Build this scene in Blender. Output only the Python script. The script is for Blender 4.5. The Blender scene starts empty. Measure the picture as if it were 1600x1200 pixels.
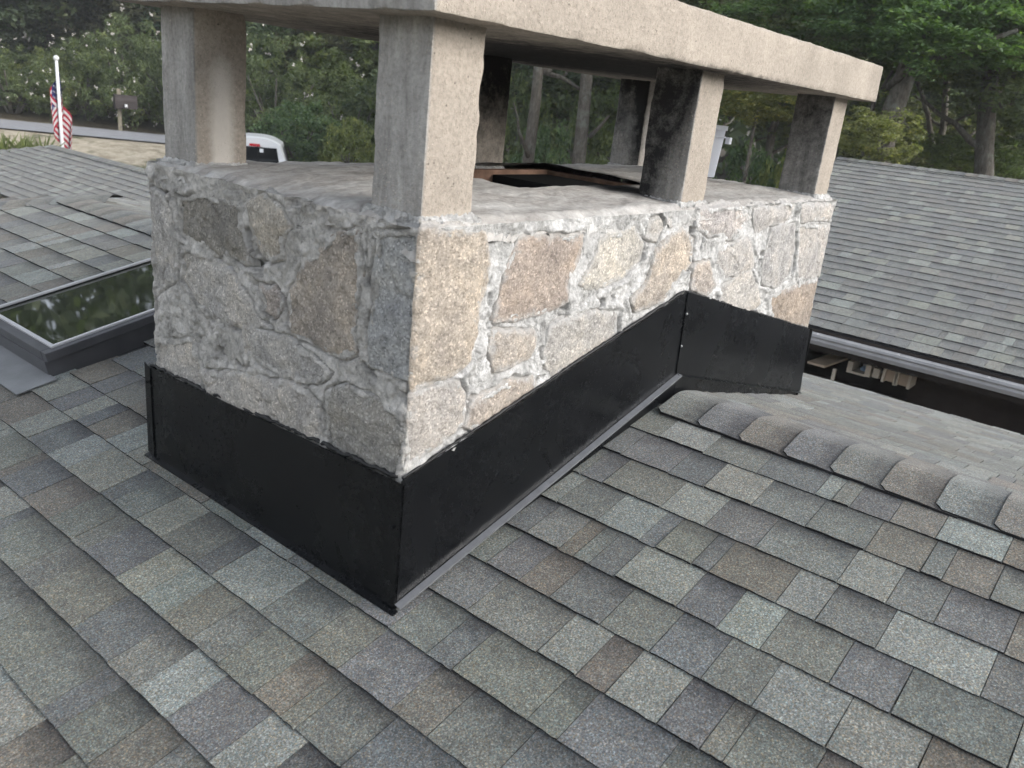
import bpy, bmesh, math, random
import numpy as np
from mathutils import Vector, Matrix
R_ = math.radians
SC = bpy.context.scene
COL = SC.collection

# ------------------------------------------------------------------ camera
CAMR = np.array([[0.6336971579831039, -0.7668208846506623, 0.10204725781574234],
                 [-0.1910389465172672, -0.28295600697494583, -0.9399148998874138],
                 [0.7496212596222906, 0.5761264001765324, -0.3258010714253719]])
CAMC = np.array([-1.27167635, -1.26959266, 1.22103979]); FPX = 1298.404
cd = bpy.data.cameras.new('camera'); cam = bpy.data.objects.new('camera', cd); COL.objects.link(cam)
m = Matrix.Identity(4)
for i in range(3):
    m[i][0] = CAMR[0][i]; m[i][1] = -CAMR[1][i]; m[i][2] = -CAMR[2][i]; m[i][3] = CAMC[i]
cam.matrix_world = m
cd.sensor_width = 36.0; cd.lens = FPX * 36.0 / 1600.0
cd.clip_start = 0.05; cd.clip_end = 2000
cd.dof.use_dof = True; cd.dof.focus_distance = 2.9; cd.dof.aperture_fstop = 5.6
SC.camera = cam

# ------------------------------------------------------------------ sky, sun, exposure
SUND = Vector((0.34, -0.86, 0.42)).normalized()          # towards the sun
w = bpy.data.worlds.new('World'); SC.world = w; w.use_nodes = True
nt = w.node_tree
sky = nt.nodes.new('ShaderNodeTexSky'); sky.sky_type = 'NISHITA'; sky.sun_disc = False
sky.sun_elevation = math.asin(SUND.z); sky.sun_rotation = math.atan2(SUND.x, SUND.y)
sky.air_density = 1.0; sky.dust_density = 1.5; sky.ozone_density = 1.0; sky.altitude = 900
hs = nt.nodes.new('ShaderNodeHueSaturation'); hs.inputs['Saturation'].default_value = 0.32
nt.links.new(sky.outputs[0], hs.inputs['Color'])
nt.links.new(hs.outputs[0], nt.nodes['Background'].inputs['Color'])
nt.nodes['Background'].inputs['Strength'].default_value = 0.15
sd = bpy.data.lights.new('sun', 'SUN'); sd.energy = 1.45; sd.angle = R_(35); sd.color = (1.0, 0.955, 0.90)
so = bpy.data.objects.new('sun', sd); COL.objects.link(so)
so.rotation_euler = (-SUND).to_track_quat('-Z', 'Y').to_euler(); so.location = SUND * 30
SC.view_settings.view_transform = 'Standard'; SC.view_settings.look = 'None'
SC.view_settings.gamma = 1.0; SC.view_settings.exposure = 1.72
SC.view_settings.use_curve_mapping = False
CY = SC.cycles
CY.max_bounces = 4; CY.diffuse_bounces = 2; CY.glossy_bounces = 2; CY.transmission_bounces = 2; CY.transparent_max_bounces = 4
CY.use_adaptive_sampling = True; CY.adaptive_threshold = 0.03; CY.time_limit = 420; CY.use_denoising = True

# ------------------------------------------------------------------ helpers
def pr(P):
    c = CAMR @ (np.asarray(P, float) - CAMC); return 800 + FPX*c[0]/c[2], 600 + FPX*c[1]/c[2], c[2]
def at(px, py, dist):
    v = CAMR.T @ np.array([(px-800)/FPX, (py-600)/FPX, 1.]); v = v/math.hypot(v[0], v[1]); return CAMC + v*dist
def _h(i, j, k, s):
    n = (i*374761393 + j*668265263 + k*2147483647 + s*1274126177) & 0xffffffff
    n = ((n ^ (n >> 13)) * 1274126177) & 0xffffffff
    n = n ^ (n >> 16)
    return (n & 0xffff)/65535.0
def vn(x, y, z=0., s=0):
    x, y, z = np.broadcast_arrays(np.asarray(x, float), np.asarray(y, float), np.asarray(z, float))
    xi, yi, zi = np.floor(x).astype(np.int64), np.floor(y).astype(np.int64), np.floor(z).astype(np.int64)
    fx, fy, fz = x-xi, y-yi, z-zi
    fx, fy, fz = [t*t*(3-2*t) for t in (fx, fy, fz)]
    r = 0
    for a in (0, 1):
        for b in (0, 1):
            for c in (0, 1):
                r = r + _h(xi+a, yi+b, zi+c, s)*(fx if a else 1-fx)*(fy if b else 1-fy)*(fz if c else 1-fz)
    return r*2-1
def fbm(x, y, z=0., s=0, o=4):
    r = 0; a = 1.; t = 0
    for k in range(o):
        f = 2.03**k
        r = r + a*vn(np.asarray(x)*f, np.asarray(y)*f, np.asarray(z)*f, s+k*17); t += a; a *= .5
    return r/t
def ss(a, b, x):
    t = np.clip((x-a)/(b-a), 0, 1); return t*t*(3-2*t)

WL = {}
def mesh(name, V, F, smooth=False):
    me = bpy.data.meshes.new(name)
    me.from_pydata([tuple(map(float, v)) for v in V], [], [tuple(map(int, f)) for f in F]); me.update()
    if smooth: me.polygons.foreach_set('use_smooth', [True]*len(me.polygons))
    return me
def npmesh(name, V, Q, smooth=True):
    """fast quad mesh from arrays"""
    V = np.asarray(V, np.float32); Q = np.asarray(Q, np.int32); k = Q.shape[1]
    me = bpy.data.meshes.new(name)
    me.vertices.add(len(V)); me.vertices.foreach_set('co', V.ravel())
    me.loops.add(Q.size); me.loops.foreach_set('vertex_index', Q.ravel())
    me.polygons.add(len(Q)); me.polygons.foreach_set('loop_start', np.arange(0, Q.size, k, dtype=np.int32))
    me.polygons.foreach_set('loop_total', np.full(len(Q), k, np.int32))
    me.update(calc_edges=True); me.validate()
    me.polygons.foreach_set('use_smooth', np.full(len(me.polygons), smooth)); return me
def wl(o): return WL.get(o.name, Vector((0, 0, 0))) if o else Vector((0, 0, 0))
def obj(name, me, mat=None, parent=None, loc=None, rot=None, color=None):
    """loc is a WORLD location (parents are only ever translated)."""
    o = bpy.data.objects.new(name, me); COL.objects.link(o)
    L = Vector(loc) if loc is not None else Vector((0, 0, 0))
    if parent: o.parent = parent
    WL[o.name] = L
    o.location = L - wl(parent)
    if rot is not None: o.rotation_euler = rot
    if mat is not None and me is not None and len(me.materials) == 0: me.materials.append(mat)
    if color is not None: o.color = color
    return o
def tag(o, label=None, cat=None, group=None, kind=None):
    if label: o['label'] = label
    if cat: o['category'] = cat
    if group: o['group'] = group
    if kind: o['kind'] = kind
    return o
def thing(name, loc, label, cat, group=None):
    return tag(obj(name, None, loc=loc), label, cat, group)
class MB:
    def __init__(s): s.V = []; s.F = []
    def add(s, V, F):
        b = len(s.V); s.V += [tuple(v) for v in V]; s.F += [tuple(i+b for i in f) for f in F]; return s
    def box(s, lo, hi):
        x0, y0, z0 = lo; x1, y1, z1 = hi
        return s.add([(x0,y0,z0),(x1,y0,z0),(x1,y1,z0),(x0,y1,z0),(x0,y0,z1),(x1,y0,z1),(x1,y1,z1),(x0,y1,z1)],
                     [(0,3,2,1),(4,5,6,7),(0,1,5,4),(1,2,6,5),(2,3,7,6),(3,0,4,7)])
    def prism(s, poly, d):
        """poly: list of 3D points, extruded by vector d"""
        n = len(poly); P = [Vector(p) for p in poly]; d = Vector(d)
        return s.add([tuple(p) for p in P]+[tuple(p+d) for p in P],
                     [tuple(range(n))[::-1], tuple(range(n, 2*n))]+[(i, (i+1) % n, (i+1) % n+n, i+n) for i in range(n)])
    def tube(s, pts, rad, n=8, caps=True):
        P = [Vector(p) for p in pts]; b = len(s.V)
        if not hasattr(rad, '__len__'): rad = [rad]*len(P)
        for i, p in enumerate(P):
            d = (P[min(i+1, len(P)-1)]-P[max(i-1, 0)]).normalized()
            a = d.cross(Vector((0.13, 0.31, 1)) if abs(d.z) < .9 else Vector((1, 0.2, 0))).normalized(); c = d.cross(a)
            for k in range(n):
                t = 2*math.pi*k/n; s.V.append(tuple(p+(a*math.cos(t)+c*math.sin(t))*rad[i]))
        for i in range(len(P)-1):
            for k in range(n):
                s.F.append((b+i*n+k, b+i*n+(k+1) % n, b+(i+1)*n+(k+1) % n, b+(i+1)*n+k))
        if caps:
            s.F.append(tuple(b+k for k in range(n))); s.F.append(tuple(b+(len(P)-1)*n+k for k in range(n))[::-1])
        return s
    def build(s, name, mat, parent=None, loc=None, smooth=False, bevel=0, **k):
        L = Vector(loc) if loc is not None else Vector((0, 0, 0))
        me = mesh(name, s.V, s.F)
        bm = bmesh.new(); bm.from_mesh(me)
        bmesh.ops.recalc_face_normals(bm, faces=bm.faces)
        if bevel: bmesh.ops.bevel(bm, geom=bm.edges[:], offset=bevel, segments=2, affect='EDGES', profile=.6)
        bm.to_mesh(me); bm.free()
        if smooth: me.polygons.foreach_set('use_smooth', [True]*len(me.polygons))
        return obj(name, me, mat, parent, loc=L, **k)

# ------------------------------------------------------------------ material helpers
class M:
    def __init__(s, name, rough=.8, spec=.3, metal=0.):
        s.m = bpy.data.materials.new(name); s.m.use_nodes = True; s.t = s.m.node_tree; s.n = s.t.nodes
        s.b = s.n['Principled BSDF']; s.b.inputs['Roughness'].default_value = rough
        s.b.inputs['Specular IOR Level'].default_value = spec; s.b.inputs['Metallic'].default_value = metal
    def node(s, typ, **k):
        n = s.n.new(typ)
        for a, v in k.items():
            if hasattr(n, a): setattr(n, a, v)
            else: n.inputs[a].default_value = v
        return n
    def link(s, a, b): s.t.links.new(a, b); return s
    def put(s, sock, v):
        if hasattr(v, 'is_linked') or hasattr(v, 'links'): s.link(v, sock)
        else:
            if hasattr(sock.default_value, '__len__') and hasattr(v, '__len__') and len(v) == 3: v = (*v, 1)
            sock.default_value = v
    def pos(s): return s.node('ShaderNodeNewGeometry').outputs['Position']
    def obc(s): return s.node('ShaderNodeTexCoord').outputs['Object']
    def noise(s, scale, detail=3, vec=None, rough=.55, dist=0.):
        n = s.node('ShaderNodeTexNoise'); n.inputs['Scale'].default_value = scale; n.inputs['Detail'].default_value = detail
        n.inputs['Roughness'].default_value = rough; n.inputs['Distortion'].default_value = dist
        s.link(vec if vec is not None else s.pos(), n.inputs['Vector']); return n.outputs['Fac']
    def vor(s, scale, vec=None, out='Distance', feature='F1'):
        n = s.node('ShaderNodeTexVoronoi'); n.feature = feature; n.inputs['Scale'].default_value = scale
        s.link(vec if vec is not None else s.pos(), n.inputs['Vector']); return n.outputs[out]
    def ramp(s, f, *st):
        n = s.node('ShaderNodeValToRGB'); s.put(n.inputs[0], f); e = n.color_ramp.elements
        while len(e) < len(st): e.new(.5)
        for el, (p, c) in zip(e, st):
            el.position = p; el.color = (c, c, c, 1) if not hasattr(c, '__len__') else (*c[:3], 1)
        return n.outputs[0]
    def mix(s, f, a, b, mode='MIX'):
        n = s.node('ShaderNodeMix'); n.data_type = 'RGBA'; n.blend_type = mode; n.clamp_result = False
        s.put(n.inputs[0], f); s.put(n.inputs[6], a); s.put(n.inputs[7], b); return n.outputs[2]
    def math(s, op, a, b=0., c=None):
        n = s.node('ShaderNodeMath'); n.operation = op; s.put(n.inputs[0], a); s.put(n.inputs[1], b)
        if c is not None: s.put(n.inputs[2], c)
        return n.outputs[0]
    def attr(s, name, out='Fac'):
        n = s.node('ShaderNodeAttribute'); n.attribute_name = name; return n.outputs[out]
    def oinfo(s, out): return s.node('ShaderNodeObjectInfo').outputs[out]
    def col(s, v): s.put(s.b.inputs['Base Color'], v); return s
    def bump(s, h, strength=.5, dist=.01, prev=None):
        n = s.node('ShaderNodeBump'); n.inputs['Strength'].default_value = strength; n.inputs['Distance'].default_value = dist
        s.put(n.inputs['Height'], h)
        if prev is not None: s.link(prev, n.inputs['Normal'])
        s.link(n.outputs[0], s.b.inputs['Normal']); return n.outputs[0]

def simple(name, c, rough=.7, spec=.3, metal=0., var=.12, scale=30., bump=.0):
    k = M(name, rough, spec, metal)
    f = k.noise(scale, 4)
    k.col(k.mix(k.ramp(f, (.3, 0), (.7, 1)), tuple(x*(1-var) for x in c), tuple(x*(1+var) for x in c)))
    if bump: k.bump(k.noise(scale*3, 3), bump, .004)
    return k.m

# shingles: tab colour from the object (or from a colour attribute on joined fields)
def shingle_mat(name, src):
    k = M(name, .93, .22)
    if src == 'obj':
        base = k.oinfo('Color'); al = k.oinfo('Alpha')
    else:
        a = k.node('ShaderNodeAttribute'); a.attribute_name = 'tint'; base = a.outputs['Color']; al = a.outputs['Alpha']
    p = k.pos()
    g1 = k.noise(210, 2, p, .7); g2 = k.vor(330, p, 'Color'); blot = k.noise(9, 4, p, .6)
    gv = k.node('ShaderNodeSeparateColor'); k.link(g2, gv.inputs[0])
    # mixed granules: some tan, some blue green, drifting within a tab
    mixn = k.noise(28, 4, p, .7)
    hue = k.ramp(gv.outputs[2], (.0, (1.22, 1.0, .74)), (.3, (1., 1., 1.)), (.7, (1., 1.01, 1.)), (1., (.84, 1.04, 1.10)))
    c = k.mix(1.0, base, hue, 'MULTIPLY')
    c = k.mix(1.0, c, k.ramp(mixn, (.3, (.84, .85, .88)), (.7, (1.16, 1.14, 1.1))), 'MULTIPLY')
    c = k.mix(1.0, c, k.ramp(g1, (.30, .55), (.5, .98), (.72, 1.5)), 'MULTIPLY')
    c = k.mix(1.0, c, k.ramp(gv.outputs[0], (0, .62), (.55, .95), (.85, 1.25), (1, 1.75)), 'MULTIPLY')
    c = k.mix(1.0, c, k.ramp(blot, (.3, .86), (.7, 1.12)), 'MULTIPLY')
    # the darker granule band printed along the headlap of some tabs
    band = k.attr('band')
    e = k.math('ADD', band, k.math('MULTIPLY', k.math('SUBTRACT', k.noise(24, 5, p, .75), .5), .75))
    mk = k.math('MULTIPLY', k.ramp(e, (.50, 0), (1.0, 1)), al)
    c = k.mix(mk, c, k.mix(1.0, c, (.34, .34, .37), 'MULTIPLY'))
    k.col(c)
    k.b.inputs['Sheen Weight'].default_value = .17; k.b.inputs['Sheen Roughness'].default_value = .45
    n1 = k.bump(g1, .55, .003)
    k.bump(gv.outputs[1], .35, .0025, n1)
    return k.m
MAT = {}
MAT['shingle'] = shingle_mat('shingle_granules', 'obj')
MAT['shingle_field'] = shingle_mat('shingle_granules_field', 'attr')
MAT['deck'] = simple('roof_underlay', (.03, .03, .032), .9)

def stone_mat():
    k = M('field_stone', .9, .25); p = k.pos()
    base = k.oinfo('Color')
    n1 = k.noise(7, 6, p, .65, .4); n2 = k.noise(45, 5, p, .7); sp = k.vor(210, p, 'Color')
    sv = k.node('ShaderNodeSeparateColor'); k.link(sp, sv.inputs[0])
    c = k.mix(1., base, k.ramp(n1, (.25, (.62, .62, .64)), (.5, (1, .98, .96)), (.75, (1.28, 1.2, 1.1))), 'MULTIPLY')
    c = k.mix(1., c, k.ramp(n2, (.28, .68), (.5, 1.), (.75, 1.22)), 'MULTIPLY')
    c = k.mix(1., c, k.ramp(sv.outputs[0], (0, .7), (.3, .95), (.8, 1.05), (1, 1.5)), 'MULTIPLY')
    # mortar smeared over the stone's rim
    e = k.attr('edge')
    sm = k.math('ADD', e, k.math('MULTIPLY', k.math('SUBTRACT', k.noise(26, 5, p, .7), .5), .09))
    sx = k.node('ShaderNodeSeparateXYZ'); k.link(p, sx.inputs[0])
    sm = k.math('SUBTRACT', sm, k.math('MULTIPLY', k.ramp(sx.outputs['X'], (0., 1), (.035, 0)), -.006))
    c = k.mix(k.ramp(sm, (.001, .75), (.020, 0)), c, k.mix(k.noise(70, 4, p), (.38, .37, .36), (.62, .605, .58)))
    # dark weathering spots
    st = k.noise(16, 6, p, .75, .8)
    c = k.mix(k.ramp(st, (.62, 0), (.74, .75)), c, (.07, .065, .055))
    k.col(c)
    a = k.bump(k.noise(38, 7, p, .75), 1., .016); k.bump(k.noise(190, 3, p, .7), .7, .005, a)
    return k.m
def mortar_mat():
    k = M('old_mortar', .95, .2); p = k.pos()
    n1 = k.noise(11, 6, p, .7, .5); n2 = k.noise(60, 5, p, .72)
    c = k.ramp(n1, (.26, (.27, .262, .25)), (.43, (.54, .53, .51)), (.60, (.80, .785, .76)))
    c = k.mix(1., c, k.ramp(n2, (.3, .62), (.52, 1.), (.75, 1.2)), 'MULTIPLY')
    sv = k.node('ShaderNodeSeparateXYZ'); k.link(p, sv.inputs[0])
    # exposed weather side (towards -x) is greyer than the sheltered white side
    wx = k.ramp(sv.outputs['X'], (0.0, 1), (0.035, 0))
    c = k.mix(wx, c, k.mix(1., c, (.92, .90, .87), 'MULTIPLY'))
    st = k.noise(19, 6, p, .8, 1.2)
    c = k.mix(k.ramp(st, (.6, 0), (.72, .85)), c, (.055, .052, .046))
    mo = k.noise(6, 5, p, .8)
    c = k.mix(k.ramp(mo, (.69, 0), (.74, .7)), c, (.06, .055, .022))
    k.col(c)
    a = k.bump(k.noise(42, 7, p, .78), 1., .020); k.bump(k.noise(170, 3, p), .7, .005, a)
    return k.m
MAT['stone'] = stone_mat(); MAT['mortar'] = mortar_mat()

def crown_mat():
    k = M('crown_wash', .93, .2); p = k.pos()
    mp = k.node('ShaderNodeMapping'); mp.inputs['Scale'].default_value = (2.2, 7, 4); mp.inputs['Rotation'].default_value = (0, 0, -.5)
    k.link(p, mp.inputs['Vector'])
    n1 = k.noise(2.2, 6, mp.outputs[0], .7, .6); n2 = k.noise(40, 5, p, .7)
    c = k.ramp(n1, (.25, (.22, .205, .19)), (.45, (.37, .35, .325)), (.62, (.47, .455, .43)), (.8, (.58, .57, .55)))
    c = k.mix(1., c, k.ramp(n2, (.3, .72), (.7, 1.15)), 'MULTIPLY')
    soot = k.attr('soot')
    s2 = k.math('ADD', soot, k.math('MULTIPLY', k.math('SUBTRACT', k.noise(9, 5, p, .7), .5), .7))
    c = k.mix(k.ramp(s2, (.35, 0), (.85, .95)), c, (.012, .012, .013))
    k.col(c); k.bump(k.noise(30, 6, p, .7), .6, .01); return k.m
def concrete_mat(name, base=(.335, .293, .246), grey=(.30, .288, .270)):
    """cast aggregate concrete; soot (vertex attribute, its own drifted shape) blackens it near the flue"""
    k = M(name, .92, .22); p = k.pos()
    n1 = k.noise(6, 5, p, .65, .3); n2 = k.noise(90, 4, p, .7); sp = k.vor(170, p, 'Color'); sd_ = k.vor(170, p, 'Distance')
    sv = k.node('ShaderNodeSeparateColor'); k.link(sp, sv.inputs[0])
    gx = k.attr('grey')  # greys the posts' and slab's -x faces: shade tone put into the colour
    mp = k.node('ShaderNodeMapping'); mp.inputs['Scale'].default_value = (9, 9, 1.4); k.link(p, mp.inputs['Vector'])
    strk = k.noise(2.0, 6, mp.outputs[0], .7, .6)
    g2 = k.math('ADD', gx, k.math('MULTIPLY', k.math('SUBTRACT', k.noise(5, 5, p, .7, .5), .5), .9))
    grey = k.mix(k.ramp(strk, (.35, 0), (.68, 1)), tuple(x*.72 for x in grey), tuple(x*1.3 for x in grey))
    c = k.mix(k.ramp(g2, (.3, 0), (.8, 1)), base, grey)
    c = k.mix(1., c, k.ramp(n1, (.3, .82), (.7, 1.16)), 'MULTIPLY')
    c = k.mix(1., c, k.ramp(n2, (.3, .74), (.5, 1.), (.75, 1.18)), 'MULTIPLY')
    agg = k.math('MULTIPLY', k.ramp(sv.outputs[0], (.62, 0), (.66, 1)), k.ramp(sd_, (.25, 1), (.5, 0)))
    c = k.mix(k.math('MULTIPLY', agg, .4), c, k.mix(sv.outputs[1], (.20, .16, .12), (.60, .53, .45)))
    soot = k.attr('soot')
    s2 = k.math('ADD', soot, k.math('MULTIPLY', k.math('SUBTRACT', k.noise(16, 7, p, .82), .5), 1.5))
    c = k.mix(k.ramp(s2, (.30, 0), (.95, .96)), c, (.012, .012, .013))
    pit = k.vor(46, p, 'Distance'); pv = k.node('ShaderNodeSeparateColor'); k.link(k.vor(46, p, 'Color'), pv.inputs[0])
    pm = k.math('MULTIPLY', k.ramp(pit, (.07, 1), (.13, 0)), k.ramp(pv.outputs[0], (.7, 0), (.74, 1)))
    c = k.mix(k.math('MULTIPLY', pm, .8), c, (.05, .042, .035))
    pale = k.attr('pale')
    p2 = k.math('ADD', pale, k.math('MULTIPLY', k.math('SUBTRACT', k.noise(12, 4, p, .7), .5), .6))
    c = k.mix(k.ramp(p2, (.4, 0), (1., .8)), c, (.56, .52, .47))
    k.col(c)
    a = k.bump(k.math('ADD', k.noise(70, 5, p, .75), k.math('MULTIPLY', agg, .3)), .6, .006)
    k.bump(k.noise(300, 2, p), .4, .002, a); return k.m
MAT['crown'] = crown_mat(); MAT['concrete'] = concrete_mat('cast_concrete')

def flashing_mat():
    k = M('black_painted_metal', .3, .22); p = k.pos()
    n = k.noise(3.2, 4, p, .6, .5)
    k.col(k.mix(k.ramp(k.noise(14, 5, p, .7), (.4, 0), (.8, 1)), (.003, .0034, .0042), (.006, .0065, .0075)))
    k.put(k.b.inputs['Roughness'], k.mix(k.ramp(k.noise(60, 4, p, .8), (.5, 0), (.9, .6)), k.ramp(n, (.3, .20), (.7, .34)), (.5, .5, .5)))
    return k.m
MAT['flashing'] = flashing_mat()
MAT['hem'] = simple('bare_metal_hem', (.20, .205, .215), .32, .5, .5, .1, 40)
MAT['caulk'] = simple('black_sealant', (.012, .012, .012), .6, .4, 0, .3, 60, .5)
MAT['screw'] = simple('zinc_screw', (.35, .35, .35), .35, .5, .9)
MAT['grey_metal'] = simple('grey_aluminium', (.17, .17, .18), .42, .5, .35, .15, 12)
MAT['dark_metal'] = simple('dark_grey_aluminium', (.085, .085, .092), .42, .5, .3, .15, 12)
MAT['butt'] = simple('asphalt_cut_edge', (.022, .022, .023), .95, .1, 0, .3, 60)
MAT['gutter'] = simple('gutter_metal', (.46, .455, .46), .45, .5, .0, .12, 6)
MAT['fascia'] = simple('dark_brown_fascia', (.035, .028, .024), .8, .2, 0, .25, 9)
MAT['wall'] = simple('dark_stained_siding', (.040, .031, .027), .85, .2, 0, .25, 5)
MAT['wall_red'] = simple('brown_siding', (.11, .085, .08), .85, .2, 0, .2, 7)
MAT['apron'] = simple('weathered_apron_metal', (.20, .205, .21), .5, .4, .3, .15, 8)

def glass_mat():
    k = M('skylight_glass', .03, 1.0); k.col((.010, .014, .008)); k.b.inputs['IOR'].default_value = 1.9
    p = k.pos(); k.bump(k.noise(2.2, 2, p), .04, .02); return k.m
MAT['glass'] = glass_mat()
MAT['tile'] = simple('flue_tile', (.19, .115, .08), .9, .2, 0, .45, 14, .4)
MAT['soot'] = simple('soot_black', (.008, .008, .008), .95, .1)
MAT['bucket'] = simple('white_plastic', (.84, .85, .90), .45, .4, 0, .05, 6)
MAT['wire'] = simple('steel_wire', (.3, .3, .3), .4, .5, .8)
MAT['car_paint'] = simple('white_car_paint', (.78, .78, .78), .25, .5, 0, .02, 2)
MAT['car_glass'] = simple('dark_car_glass', (.006, .007, .009), .08, .5)
MAT['red_lens'] = simple('red_lamp_lens', (.50, .02, .03), .2, .5)
MAT['tyre'] = simple('tyre_rubber', (.015, .015, .015), .8)
MAT['chrome'] = simple('chrome', (.6, .6, .6), .2, .5, .9)
MAT['decal'] = simple('white_decal', (.75, .75, .75), .6)
MAT['post'] = simple('weathered_post_wood', (.26, .23, .17), .85, .2, 0, .25, 20)
MAT['mailbox'] = simple('brown_mailbox_paint', (.045, .035, .033), .6, .3)
MAT['pole'] = simple('white_pole', (.75, .75, .74), .4, .4, 0, .05)
MAT['tan'] = simple('tan_board', (.66, .53, .40), .8, .2, 0, .1, 6)
MAT['cream'] = simple('cream_trim', (.78, .70, .58), .7, .2, 0, .08, 8)
MAT['blue'] = simple('pale_blue_plastic', (.34, .48, .66), .4, .4, 0, .1, 8)

def flag_mats():
    out = {}
    for n, c in (('flag_red', (.32, .025, .045)), ('flag_white', (.52, .51, .50)), ('flag_blue', (.018, .025, .10))):
        out[n] = simple(n, c, .85, .1, 0, .1, 20)
    return out
MAT.update(flag_mats())

def leaf_mat():
    k = M('leaf', .55, .35)
    base = k.oinfo('Color'); r = k.attr('rnd')
    c = k.mix(1., base, k.ramp(r, (0, (.50, .55, .55)), (.5, (1., 1., 1.)), (.85, (1.35, 1.25, 1.05)), (1, (1.9, 1.6, 1.0))), 'MULTIPLY')
    k.col(c)
    tr = k.node('ShaderNodeBsdfTranslucent'); k.link(k.mix(1., c, (1.1, 1.3, .5), 'MULTIPLY'), tr.inputs['Color'])
    mx = k.node('ShaderNodeMixShader'); mx.inputs[0].default_value = .42
    k.link(k.b.outputs[0], mx.inputs[1]); k.link(tr.outputs[0], mx.inputs[2])
    k.link(mx.outputs[0], k.n['Material Output'].inputs['Surface']); return k.m
MAT['leaf'] = leaf_mat()
def bark_mat():
    k = M('bark', .9, .2); p = k.obc()
    mp = k.node('ShaderNodeMapping'); mp.inputs['Scale'].default_value = (1, 1, .3); k.link(p, mp.inputs['Vector'])
    n = k.noise(22, 6, mp.outputs[0], .7, .6); l = k.noise(5, 4, p, .7)
    c = k.ramp(n, (.3, (.05, .042, .035)), (.55, (.13, .115, .095)), (.75, (.22, .205, .18)))
    c = k.mix(k.ramp(l, (.5, 0), (.68, .6)), c, (.22, .23, .20))
    k.col(c); k.bump(n, .9, .03); return k.m
MAT['bark'] = bark_mat()
MAT['blossom'] = simple('white_pink_blossom', (.72, .66, .60), .7, .2, 0, .08, 9)

def ground_mat():
    k = M('yard_ground', .95, .15); p = k.pos()
    sx = k.node('ShaderNodeSeparateXYZ'); k.link(p, sx.inputs[0])
    s_ = k.math('ADD', k.math('MULTIPLY', sx.outputs[0], .414), k.math('MULTIPLY', sx.outputs[1], .91))
    n = k.noise(.8, 6, p, .65); nf = k.noise(9, 5, p, .7)
    sand = k.mix(k.ramp(nf, (.3, 0), (.7, 1)), (.42, .365, .28), (.58, .51, .40))
    grass = k.mix(k.ramp(nf, (.3, 0), (.7, 1)), (.03, .045, .016), (.085, .10, .04))
    litter = k.mix(k.ramp(nf, (.3, 0), (.7, 1)), (.035, .028, .02), (.09, .075, .05))
    sand = k.mix(k.ramp(k.noise(2.2, 6, p, .75), (.42, 0), (.62, .8)), sand, (.25, .21, .15))
    yard = k.mix(k.ramp(n, (.53, 0), (.64, .9)), sand, grass)
    rs = k.node('ShaderNodeMapRange'); rs.inputs['From Min'].default_value = 28.0; rs.inputs['From Max'].default_value = 28.9
    k.link(k.math('ADD', s_, k.math('MULTIPLY', k.math('SUBTRACT', n, .5), 1.5)), rs.inputs['Value'])
    k.col(k.mix(rs.outputs[0], yard, litter)); k.bump(nf, .8, .04); return k.m
MAT['ground'] = ground_mat()
MAT['asphalt'] = simple('asphalt', (.31, .31, .325), .9, .2, 0, .12, 5, .3)
MAT['yucca'] = simple('yucca_leaf', (.13, .16, .05), .6, .3, 0, .3, 5)
MAT['grass'] = simple('dry_grass', (.10, .11, .04), .8, .2, 0, .3, 5)

# ------------------------------------------------------------------ terrain, road
def terr(s, t):
    z = -3.15 + 2.05*ss(16.5, 25.0, s) + .03*np.maximum(s-28.5, 0)*1.6 - .027*np.clip(t, -30, 30)*ss(16, 25, s)
    return z
def ST(s, t): return (.414*s + .91*t, .91*s - .414*t)
def zg(x, y): s = .414*x+.91*y; t = .91*x-.414*y; return float(terr(s, t))
sv_ = np.array(list(np.arange(-400, -10, 30))+list(np.arange(-10, 60, .6))+list(np.arange(60, 500, 30)))
tv_ = np.array(list(np.arange(-400, -40, 30))+list(np.arange(-40, 60, 1.0))+list(np.arange(60, 500, 30)))
Sg, Tg = np.meshgrid(sv_, tv_, indexing='ij')
Zg = terr(Sg, Tg) + .05*fbm(Sg*.7, Tg*.7, 0, 3)*((Sg < 24.8) | (Sg > 28.6))
X, Y = ST(Sg, Tg)
def gridq(n, mm):
    I = np.arange(n*mm).reshape(n, mm)
    return np.stack([I[:-1, :-1].ravel(), I[1:, :-1].ravel(), I[1:, 1:].ravel(), I[:-1, 1:].ravel()], 1)
gm = npmesh('ground', np.stack([X.ravel(), Y.ravel(), Zg.ravel()], 1), gridq(*Sg.shape)[:, ::-1])
tag(obj('ground', gm, MAT['ground']), kind='structure')
rs_ = np.array([25.25, 26.0, 27.0, 28.0, 28.25]); Sr, Tr = np.meshgrid(rs_, np.arange(-60, 80, 1.0), indexing='ij')
X, Y = ST(Sr, Tr)
rm = npmesh('road', np.stack([X.ravel(), Y.ravel(), (terr(Sr, Tr)+.045).ravel()], 1), gridq(*Sr.shape)[:, ::-1])
tag(obj('road', rm, MAT['asphalt']), kind='structure')

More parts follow.
